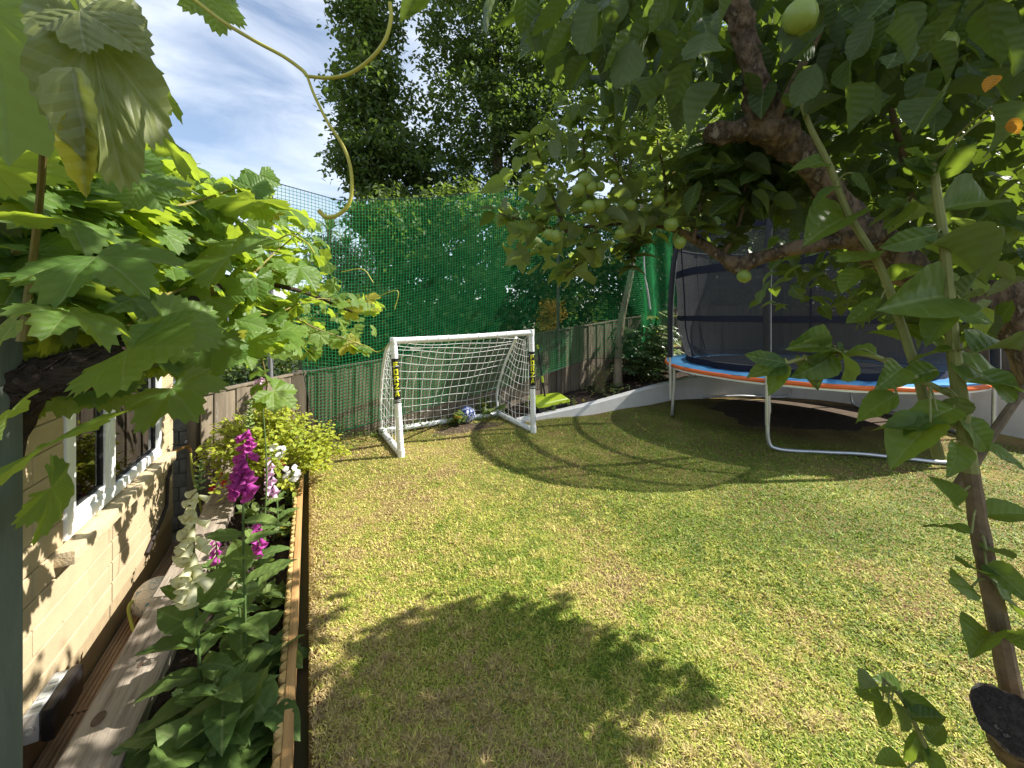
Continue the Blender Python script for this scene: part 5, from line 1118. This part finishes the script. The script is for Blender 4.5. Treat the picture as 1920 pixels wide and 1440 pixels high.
# ------------------------------------------------------------------ trees and shrubs behind
def crown(blobs, n, smin, smax, clump=.32, per=26, dens=3.2):
    vol = [b_[1] * b_[2] * b_[3] for b_ in blobs]; M = []
    for b_, v in zip(blobs, vol):
        m = max(3, int(dens * n * v / sum(vol) / per))
        for k in range(m):
            d = rdir(); rad = random.random() ** .42 * (1.0 if random.random() < .8 else R(1.0, 1.4)); c = Vector(b_[0]) + Vector((d.x * b_[1], d.y * b_[2], d.z * b_[3])) * rad
            for i in range(per if rad < 1 else per // 2):
                p = c + Vector((random.gauss(0, 1), random.gauss(0, 1), random.gauss(0, .7))) * clump * .6
                M.append(leafM(p, R(smin, smax) * 1.12, up=(.15, -.2, 1), spread=.75, droop=.6))
    return M
def tree(name, lab, trunk, blobs, n, smin, smax, leaf=None, m=M_bark2, cat='tree', clump=.32, group='trees and shrubs beyond the fence', tpl=None, limbs=4):
    th = thing(name, lab, cat, tuple(trunk[0][0])[:3], group=group); q = spline([tuple(p) + (r,) for p, r in trunk], 6)
    MB().tube(q[:, :3], list(q[:, 3]), 10, wob=.05).build('trunk', m, th)
    lb = MB(); top = Vector(trunk[-1][0])
    for b_ in blobs[:limbs]:
        c = Vector(b_[0]); s0 = Vector(samp(q, R(.5, .95))[:3])
        lb.tube(spline([tuple(s0), tuple(s0.lerp(c, .5) + rdir() * .1), tuple(c)], 5), list(np.linspace(trunk[-1][1] * .8, .01, 11)), 6)
        for k in range(4): e = c + Vector((R(-1, 1) * b_[1], R(-1, 1) * b_[2], R(-.8, 1) * b_[3])) * .8; lb.tube([tuple(s0.lerp(c, .7)), tuple(c.lerp(e, .4) + rdir() * .05), tuple(e)], .010, 5)
    lb.build('limbs', m, th)
    tag(scatter('crown', tpl or SM, crown(blobs, n, smin, smax, clump, dens=2.1 if 'hedge' in name or 'under' in name else 3.2), leaf or Lf_hedge, th), kind='stuff'); return th
def bl(px, py, Y, r, rz=None, ry=None): return (P(px, py, Y), r, ry or r, rz or r)
def base_at(px, Y, z=-.05): q = P(px, 700, Y); return Vector((q.x, q.y, z))
tree('broadleaf_tree', 'tall slim dark tree with round leaves left against the sky', [(base_at(720, 9.2), .16), (P(715, 450, 9.2), .13), (P(705, 150, 9.2), .09), (P(700, -150, 9.2), .05)], [bl(700, -110, 9.2, .75, 1.2), bl(690, 50, 9.1, .8, 1.0), bl(700, 180, 9.0, .95, 1.0), bl(725, 300, 9.1, 1.15, .8), bl(665, 250, 9, .5, .7), bl(660, 330, 9, .4, .5), bl(735, 400, 9.2, 1.0, .7)], 7500, .085, .13, clump=.2)
tree('broadleaf_tree', 'tall wide dark tree in the middle behind the netting', [(base_at(930, 10), .2), (P(935, 450, 10), .17), (P(930, 150, 10), .11), (P(930, -150, 10), .05)], [bl(900, -80, 10, 1.5), bl(1010, -60, 10.2, 1.6), bl(860, 80, 9.8, 1.1, 1.3), bl(960, 110, 9.8, 1.4), bl(900, 240, 9.6, 1.5, 1.2), bl(1010, 250, 9.9, 1.4), bl(840, 330, 9.4, 1.0, .7), bl(1080, 120, 10.2, 1.3), bl(830, 400, 9.8, 1.1, .7), bl(930, 380, 10, 1.2, .8), bl(1030, 390, 10, 1.0, .8)], 15000, .085, .13, clump=.2)
tree('hedge_tree', 'dense dark hedge tree behind the left half of netting', [(base_at(750, 8.0), .09), (P(752, 560, 8.0), .07), (P(755, 440, 8.0), .04)], [bl(740, 430, 7.9, .85, .8), bl(790, 500, 7.8, .9, .8), bl(730, 560, 7.8, .55, .7), bl(790, 600, 7.6, .8, .6), bl(700, 410, 8.2, .5, .5)], 5200, .075, .115, clump=.2)
tree('hedge_tree', 'dense dark hedge tree behind the middle of netting', [(base_at(880, 8.2), .1), (P(880, 560, 8.2), .08), (P(885, 420, 8.2), .05)], [bl(880, 420, 8.2, 1.1, .8), bl(900, 520, 8.0, 1.1, .8), bl(960, 450, 8.2, .9, .8), bl(880, 610, 7.9, .9, .6)], 5600, .075, .115, clump=.2)
tree('hedge_tree', 'dark hedge tree behind netting right of the goal', [(base_at(1010, 8.4), .09), (P(1010, 560, 8.4), .07), (P(1010, 450, 8.4), .04)], [bl(1000, 540, 8.3, .9, .8), bl(1070, 480, 8.6, 1.0, .9), bl(1020, 430, 8.8, .9, .7), bl(1080, 580, 8.2, .8, .6), bl(1135, 520, 9.2, .8, .8), bl(1180, 570, 9.4, .8, .6)], 6400, .075, .115, clump=.2)
for lab_, x_, Y_, w_h in (('low dark undergrowth behind fence left of goal', 660, 6.6, 1.0), ('low dark undergrowth behind fence above the crossbar', 800, 7.0, 1.2), ('low dark undergrowth behind fence right of crossbar', 950, 7.7, 1.2), ('low dark undergrowth behind fence near slender tree', 1110, 8.5, 1.3), ('dark undergrowth behind fence near the trampoline', 1250, 9.6, 1.4)):
    tree('undergrowth_shrub', lab_, [(base_at(x_, Y_), .05), (P(x_, 660, Y_), .04), (P(x_, 620, Y_), .02)], [bl(x_, 625, Y_, w_h * .75, .55, .4), bl(x_ - 50, 600, Y_ + .2, w_h * .5, .5, .4), bl(x_ + 50, 590, Y_ + .2, w_h * .5, .5, .4), bl(x_, 680, Y_ - .1, w_h * .8, .4, .3)], 1700, .08, .12, cat='shrub', clump=.18)
tree('leafy_shrub', 'pale leafy shrub behind netting at the left', [(base_at(615, 6.8), .05), (P(615, 640, 6.8), .04), (P(615, 560, 6.8), .02)], [bl(600, 590, 6.8, .55, .5), bl(660, 600, 6.9, .6, .5), bl(560, 640, 6.6, .5, .4), bl(640, 660, 6.5, .5, .35), bl(700, 640, 6.6, .4, .4)], 3400, .05, .085, leaf=Lf_light, cat='shrub', clump=.15)
tree('leafy_shrub', 'dry looking grey green shrub below the spiky palms', [(base_at(650, 9.6), .06), (P(650, 560, 9.6), .05), (P(650, 500, 9.6), .02)], [bl(650, 500, 9.6, .7, .6), bl(610, 470, 9.8, .5, .5), bl(660, 560, 9.4, .7, .6)], 2600, .05, .09, leaf=leafmat('dry_leaf', (.16, .15, .085), (.21, .20, .11), (.3, .28, .1), fac=.3), cat='shrub', clump=.2)
tree('flowering_shrub', 'shrub with orange yellow blooms behind netting', [(base_at(1035, 7.55, .1), .03), (P(1035, 640, 7.55), .02), (P(1035, 600, 7.55), .012)], [bl(1035, 590, 7.5, .22, .32), bl(1020, 620, 7.45, .2, .2)], 420, .045, .075, leaf=Lf_flow, cat='shrub', clump=.10, limbs=2)
tree('leafy_shrub', 'sunlit pale foliage behind bright netting near trampoline', [(base_at(1215, 8.9, .2), .05), (P(1215, 560, 8.9), .04), (P(1215, 480, 8.9), .02)], [bl(1200, 500, 8.9, .75, .9), bl(1250, 440, 9.1, .8, .7), bl(1160, 430, 9.0, .6, .7)], 3200, .06, .10, leaf=Lf_light, cat='shrub', clump=.2)
tr_b = Vector((1.80, 6.72, .18))
tree('slender_tree', 'slender pale trunked tree growing in the raised bed', [(tr_b, .085), (P(1160, 660, 6.75), .065), (P(1165, 600, 6.8), .06), (P(1182, 520, 6.85), .05), (P(1196, 430, 6.95), .042), (P(1215, 330, 7.1), .03), (P(1235, 200, 7.3), .02)], [bl(1230, 200, 7.4, .9, .8), bl(1180, 290, 7.3, .7, .6), bl(1290, 280, 7.6, .8, .7), bl(1275, 340, 6.9, .85, .7)], 3900, .06, .10, leaf=Lf_light, clump=.22, group='trees in the raised bed')
for lab, px, py, Y, r in (('dark tree behind the trampoline left of the apple trunk', 1330, 330, 10.5, 1.6), ('large dark tree beyond fence above the trampoline', 1500, 240, 11.5, 2.3), ('large dark tree beyond fence at upper right', 1720, 200, 11.8, 2.4), ('dark tree beyond fence at the right edge', 1900, 300, 10.8, 2.0)):
    tree('broadleaf_tree', lab, [(base_at(px, Y), .17), (P(px + 5, 560, Y), .14), (P(px, py, Y), .06)], [bl(px, py, Y, r), bl(px - 60, py - 150, Y, r * .8), bl(px + 70, py + 90, Y - .4, r * .6), bl(px + 60, py - 170, Y + .3, r * .8)], 5200, .10, .16, clump=.3)
for lab_, x_, y_, Y_ in (('tall dark hedge behind rear fence seen through trampoline net', 1440, 520, 10.2), ('tall dark hedge behind rear fence at trampoline right side', 1620, 520, 10.0), ('dark hedge behind the right fence', 1800, 540, 9.0)):
    tree('hedge_tree', lab_, [(base_at(x_, Y_), .07), (P(x_, 600, Y_), .06), (P(x_, y_, Y_), .03)], [bl(x_, y_, Y_, 1.3, 1.0, .6), bl(x_ - 70, y_ - 70, Y_, 1.0, .9, .6), bl(x_ + 70, y_ - 60, Y_, 1.0, .9, .6), bl(x_, y_ - 150, Y_, 1.2, .9, .6), bl(x_, y_ + 70, Y_, 1.3, .7, .5), bl(x_ - 85, y_ + 40, Y_ - .3, .9, .8, .5)], 3600, .10, .15, clump=.22)
tree('leafy_shrub', 'dark shrub by the fence left of the trampoline pole', [(base_at(1300, 9.0, .3), .05), (P(1300, 560, 9), .04), (P(1300, 500, 9), .02)], [bl(1300, 510, 9.0, .7, .6), bl(1360, 470, 9.2, .8, .6), bl(1250, 560, 8.8, .3, .3)], 2600, .06, .10, cat='shrub', clump=.2)
def cordyline(lab, px, py, Y, ht):
    top = P(px, py, Y); th = thing('spiky_palm', lab, 'palm', (top.x, top.y, -.05), group='spiky palms behind netting'); MB().tube([(top.x, top.y, -.05), (top.x, top.y, top.z * .5), tuple(top)], [.09, .07, .05], 10, wob=.06).build('trunk', M_bark2, th); mb = MB()
    for k in range(70):
        a = R(0, 6.28); el = R(-.5, 1.4); d = Vector((math.cos(a) * math.cos(el), math.sin(a) * math.cos(el), math.sin(el))); s = d.cross(Vector((0, 0, 1))).normalized() * .018; e = top + d * R(.45, .65) - Vector((0, 0, .12 * math.cos(el))); mdl = top + d * .3
        mb.add([top - s * .5, top + s * .5, mdl + s, mdl - s, e], [(0, 1, 2, 3), (3, 2, 4)])
    me = bpy.data.meshes.new('fronds'); me.from_pydata(mb.v, [], mb.f); me.update(); attr(me, 'lx', np.zeros(len(mb.v))); attr(me, 'ly', np.ones(len(mb.v)) * .2); attr(me, 'r', rng.random(len(mb.v))); tag(obj('fronds', me, Lf_light, th), kind='stuff')
cordyline('spiky headed palm behind netting nearest the grey pole', 617, 432, 10.4, 3.5); cordyline('lower spiky palm beside the tall slim tree', 650, 468, 10.0, 3)
# raised-bed plants
def palm_shrub(lab, base, n, smin, smax, h, r, ms, name='glossy_shrub', cat='shrub'):
    th = thing(name, lab, cat, tuple(base), group='shrubs in the raised bed'); st = MB()
    for k in range(n):
        a = R(0, 6.28); f = random.random(); p = base + Vector((math.cos(a) * r * R(.2, 1), math.sin(a) * r * R(.2, 1), h * (.15 + .85 * f))); st.tube(spline([tuple(base + Vector((R(-.05, .05), R(-.05, .05), h * f * .4))), tuple(base.lerp(p, .6) + Vector((0, 0, .06))), tuple(p)], 3), .005, 5)
        s = R(smin, smax); obj('leaf', random.choice(ms), None, th, basis((math.cos(a) + R(-.3, .3), math.sin(a) + R(-.3, .3), R(-.5, .1)), Vector((.2, -.3, 1)) + rdir() * .3, p, s))
    st.build('stems', M_stem, th)
palm_shrub('glossy dark hand leaved shrub between netting and trampoline', Vector((2.35, 6.98, .30)), 150, .10, .17, .95, .62, ME_fat)
palm_shrub('bright topped shrub of lobed leaves beside trampoline pole', Vector((2.72, 7.45, .36)), 60, .12, .18, 1.15, .45, [tpl_mesh('leaf', q, Lf_light) for q in FAT])
dp = thing('dry_plant', 'tuft of dry pale stems by the slender tree trunk', 'plant', (1.42, 6.35, .18)); mb = MB()
for k in range(60):
    a = R(0, 6.28); d = Vector((math.cos(a) * R(.05, .5), math.sin(a) * R(.05, .5), 1)).normalized(); e = Vector((1.42, 6.35, .18)) + d * R(.2, .5); mb.tube([(1.42 + R(-.1, .1), 6.35 + R(-.08, .08), .17), tuple(e.lerp(Vector((1.42, 6.35, .18)), .5) + Vector((0, 0, .04))), tuple(e)], .003, 4)
mb.build('stems', mat('dry_stem', (.26, .22, .12), (.18, .16, .07), rough=.9), dp)
for k in range(50): obj('leaf', random.choice(ME_light), None, dp, leafM(Vector((1.42 + R(-.22, .22), 6.35 + R(-.15, .15), R(.25, .66))), R(.035, .06)))
gm = []
for k in range(1500):
    f = R(.05, .62); i = int(f * (len(wl) - 1)); j = int(f * (len(oo) - 1)); t_ = R(.08, .9); x, y = wl[i][0] + (oo[j][0] - wl[i][0]) * t_, wl[i][1] + (oo[j][1] - wl[i][1]) * t_
    if math.sin(x * 5 + y * 3) + R(-.6, .6) > -.1: gm.append(leafM((x, y, wl[i][2] + R(.02, .10)), R(.025, .06), droop=0))
tag(scatter('ground_cover', OVC[:2], gm, Lf_light), 'low mixed ground cover leaves on the raised bed', 'ground cover', kind='stuff')
gm = []
for k in range(900):
    s = R(-.1, 2.6); q = FA + dF * s + nF * R(.02, .30 + .12 * math.sin(s * 4)); gm.append(leafM((q.x, q.y, R(-.02, .10)), R(.02, .05), droop=0))
tag(scatter('weeds', OVC[:2], gm, Lf_hedge), 'low weeds along the foot of fence behind the goal', 'weeds', kind='stuff')
RND = [tpl_palmate(lobes=5, step=60, n=36, deep=.12, teeth=.05, cup=.08, droop=.25, seed=40)]; ME_rnd = [tpl_mesh('leaf', q, Lf_light) for q in RND]
for lab, px, py, Yd in (('round leaved green plant pushing through the goal net', 842, 800, 5.2), ('round leaved plant behind football in the goal', 905, 775, 5.55)):
    leafy(lab, P(px, py, Yd) * 1.0, 34, .05, .085, .28, ME_rnd, group='round leaved plants at the goal', spread=.14, name='round_leaved_plant')
leafy('small green weed plant at the fence behind goal post', P(640, 815, 4.55), 24, .03, .05, .22, ME_fox, group='round leaved plants at the goal', name='weed_plant')

# ------------------------------------------------------------------ neighbouring buildings
cn = thing('conservatory', 'white framed neighbouring conservatory above the left fence', 'conservatory', (-5.2, 7.2, PATH_Z))
def cbox(nm, c, s, m, par): return MB().box(Matrix.Translation(c), *s).build(nm, m, par, smooth=False)
cbox('base_wall', (-5.2, 7.6, -.1), (2.6, .9, .6), M_cream, cn)
for k in range(10): cbox('mullion', (-6.45 + k * .278, 7.14, .62), (.05, .05, .84), M_upvc, cn)
for z in (.22, .62, 1.04): cbox('rail', (-5.2, 7.14, z), (2.6, .045, .05), M_upvc, cn)
cbox('pane', (-5.2, 7.15, .62), (2.54, .006, .8), M_glass, cn); cbox('rear_wall', (-5.2, 8.0, .7), (2.6, .1, 1.0), M_room, cn)
MB().add([(-6.55, 7.05, 1.06), (-3.85, 7.05, 1.06), (-3.85, 8.0, 1.5), (-6.55, 8.0, 1.5), (-6.55, 7.05, 1.12), (-3.85, 7.05, 1.12), (-3.85, 8.0, 1.56), (-6.55, 8.0, 1.56)], [(0,3,2,1),(4,5,6,7),(0,1,5,4),(1,2,6,5),(2,3,7,6),(3,0,4,7)]).build('roof', mat('pale_roof', (.5, .52, .55), rough=.4), cn, smooth=False)
for k in range(9): MB().tube([(-6.4 + k * .3, 7.05, 1.13), (-6.4 + k * .3, 8.0, 1.57)], .02, 6).build('roof_bar', M_upvc, cn)
nb_ = thing('neighbour_house', 'beige neighbouring house glimpsed behind the apple leaves', 'house', (8.6, 15.5, -.1))
cbox('wall', (8.6, 16.5, 2.3), (5, 3, 4.8), mat('beige_render', (.50, .44, .36), rough=.9), nb_)
MB().add([(5.9, 14.8, 4.7), (11.3, 14.8, 4.7), (11.3, 16.5, 6.2), (5.9, 16.5, 6.2), (5.9, 18.2, 4.7), (11.3, 18.2, 4.7)], [(0, 1, 2, 3), (3, 2, 5, 4), (0, 3, 4), (1, 5, 2)]).build('roof', mat('roof_tile', (.22, .16, .13), rough=.9), nb_, smooth=False)
for x in (7.2, 9.6):
    w_n = cbox('window', (x, 14.99, 3.2), (1.0, .06, 1.1), M_upvc, nb_); cbox('pane', (x, 14.955, 3.2), (.84, .02, .94), M_glass, w_n)
tree('leafy_shrub', 'dark shrub leaning over the left fence beside conservatory', [(base_at(480, 5.2, -.3), .03), (P(480, 690, 5.2), .02), (P(480, 660, 5.2), .01)], [bl(470, 690, 5.3, .35, .2), bl(530, 680, 5.2, .3, .2), bl(430, 715, 5.4, .3, .12), bl(520, 650, 5.6, .3, .3)], 900, .04, .07, cat='shrub', clump=.12)

# ------------------------------------------------------------------ grass blades on the lawn
M_grass, t, b, out = newmat('grass_blade'); l = t.links.new
a_ = N(t, 'ShaderNodeAttribute'); a_.attribute_name = 'dry'; r_ = N(t, 'ShaderNodeAttribute'); r_.attribute_name = 'r'
cr_ = N(t, 'ShaderNodeValToRGB'); cr_.color_ramp.elements[0].color = (.17, .26, .028, 1); cr_.color_ramp.elements[0].position = .1; cr_.color_ramp.elements[1].color = (.46, .345, .17, 1); cr_.color_ramp.elements[1].position = .92
for p_, c_ in ((.36, (.40, .46, .065)), (.64, (.60, .53, .155))): e_ = cr_.color_ramp.elements.new(p_); e_.color = (*c_, 1)
l(a_.outputs['Fac'], cr_.inputs[0]); hv = N(t, 'ShaderNodeHueSaturation'); l(math_(t, 'ADD', math_(t, 'MULTIPLY', r_.outputs['Fac'], .7), .65), hv.inputs['Value']); l(cr_.outputs[0], hv.inputs['Color']); l(hv.outputs[0], b.inputs['Base Color'])
b.inputs['Roughness'].default_value = .55; b.inputs['Specular IOR Level'].default_value = .3
tl = N(t, 'ShaderNodeBsdfTranslucent'); l(hv.outputs[0], tl.inputs[0]); ms = N(t, 'ShaderNodeMixShader'); ms.inputs[0].default_value = .3; l(b.outputs[0], ms.inputs[1]); l(tl.outputs[0], ms.inputs[2]); l(ms.outputs[0], out.inputs[0])
def vnoise(x, y, sc, seed):
    g = np.random.default_rng(seed); T = g.random((64, 64)); X, Yv = x * sc, y * sc; xi, yi = np.floor(X).astype(int), np.floor(Yv).astype(int); fx, fy = X - xi, Yv - yi; fx, fy = fx * fx * (3 - 2 * fx), fy * fy * (3 - 2 * fy)
    A = lambda i, j: T[i % 64, j % 64]
    return (A(xi, yi) * (1 - fx) + A(xi + 1, yi) * fx) * (1 - fy) + (A(xi, yi + 1) * (1 - fx) + A(xi + 1, yi + 1) * fx) * fy
nG = 520000; ang = rng.uniform(math.radians(34), math.radians(126), nG * 2); rad = .95 * (8.2 / .95) ** rng.random(nG * 2)
gx_, gy_ = rad * np.cos(ang), rad * np.sin(ang)
w_e = (gx_ - E0.x) * nE.x + (gy_ - E0.y) * nE.y
wx, wy = wl[:, 0], wl[:, 1]; lim = np.interp(gx_, wx[:40], wy[:40], left=99)
lim_f = FA.y + (gx_ - FA.x) * dF.y / dF.x - .12; ok = (w_e > .055) & (gy_ < np.minimum(np.where(gx_ > .1, lim, 99), lim_f) - .03)
ok &= ~((gx_ > 5.6))
td = np.hypot(gx_ - (TC.x + .25), gy_ - (TC.y + .35)); bare = np.clip((1.75 - td) / .7, 0, 1); bare = np.maximum(bare, np.clip((.2 - w_e) / .16, 0, 1) * .8)
gm_ = np.clip(1 - np.hypot((gx_ + .55) / .75, (gy_ - 5.05) / .42), 0, 1); bare = np.maximum(bare, gm_ * .9)
patch = vnoise(gx_, gy_, 1.9, 3) * .6 + vnoise(gx_, gy_, 6.3, 4) * .4
keep = rng.random(len(gx_)) > bare * .93; keep &= rng.random(len(gx_)) > np.clip((patch - .62) * 3, 0, .55); ok &= keep
gx_, gy_, w_e, bare, patch = [a[ok][:nG] for a in (gx_, gy_, w_e, bare, patch)]; n = len(gx_)
big = vnoise(gx_ + 9, gy_ + 4, .55, 11); dry = .40 + (patch - .5) * .85 + (big - .5) * .35 - np.clip((gx_ - .2) * .20, -.10, .34) + np.clip((2.2 - gy_) * .22, -.08, .25) + bare * .35 - .12 * np.clip(gy_ - 2.6, 0, 2) * (gx_ > -.5)
fine = vnoise(gx_, gy_, 24, 5); dry = np.clip(dry + (fine - .5) * .55 + rng.normal(0, .2, n), 0, 1)
gz_ = .012 * np.sin(gx_ * 1.7 + 1) * np.cos(gy_ * 1.3) + .008 * np.sin(gx_ * 4.1 + gy_ * 3.3) - .004
ln = rng.uniform(.013, .029, n) * (1 + .5 * (fine > .72)) * (1 - .4 * bare); wd = rng.uniform(.0011, .0021, n) * (1 + .22 * np.hypot(gx_, gy_)); az = rng.uniform(0, 2 * math.pi, n); lean = rng.uniform(.55, 1.5, n)
hx, hy = np.cos(az), np.sin(az); sx, sy = -hy * wd, hx * wd
V = np.zeros((n, 5, 3), np.float32)
for i, (f, wf) in enumerate(((0, 1), (.55, .85))):
    k = ln * f; fx = k * np.sin(lean * (.6 + .4 * f)); fz = k * np.cos(lean * (.6 + .4 * f))
    V[:, i * 2, 0] = gx_ + hx * fx - sx * wf; V[:, i * 2, 1] = gy_ + hy * fx - sy * wf; V[:, i * 2, 2] = gz_ + fz
    V[:, i * 2 + 1, 0] = gx_ + hx * fx + sx * wf; V[:, i * 2 + 1, 1] = gy_ + hy * fx + sy * wf; V[:, i * 2 + 1, 2] = gz_ + fz
fx = ln * np.sin(np.minimum(lean * 1.25, 1.5)); V[:, 4, 0] = gx_ + hx * fx; V[:, 4, 1] = gy_ + hy * fx; V[:, 4, 2] = gz_ + ln * np.cos(np.minimum(lean * 1.25, 1.5)) * .95
b0_ = (np.arange(n) * 5)[:, None]; T = np.concatenate([b0_ + np.array([[0, 1, 3]]), b0_ + np.array([[0, 3, 2]]), b0_ + np.array([[2, 3, 4]])])
me = mesh_np('grass', V.reshape(-1, 3), T); attr(me, 'dry', np.repeat(dry, 5)); attr(me, 'r', np.repeat(rng.random(n), 5))
tag(obj('grass', me, M_grass), 'short mown grass of the lawn, green to straw coloured', 'grass', kind='stuff')
# clover and weed leaves in the turf
cm = []
for k in range(1500):
    c = (R(-1, 4.2), R(1.3, 4.2))
    if (Vector((c[0], c[1], 0)) - E0).dot(nE) < .2 or vnoise(np.array([c[0]]), np.array([c[1]]), 1.3, 21)[0] < .52: continue
    for i in range(4): cm.append(leafM((c[0] + R(-.03, .03), c[1] + R(-.03, .03), R(.015, .03)), R(.010, .018), droop=0, spread=.4))
tag(scatter('clover', SM, cm, Lf_light), 'scattered clover leaves in the lawn', 'clover', kind='stuff')
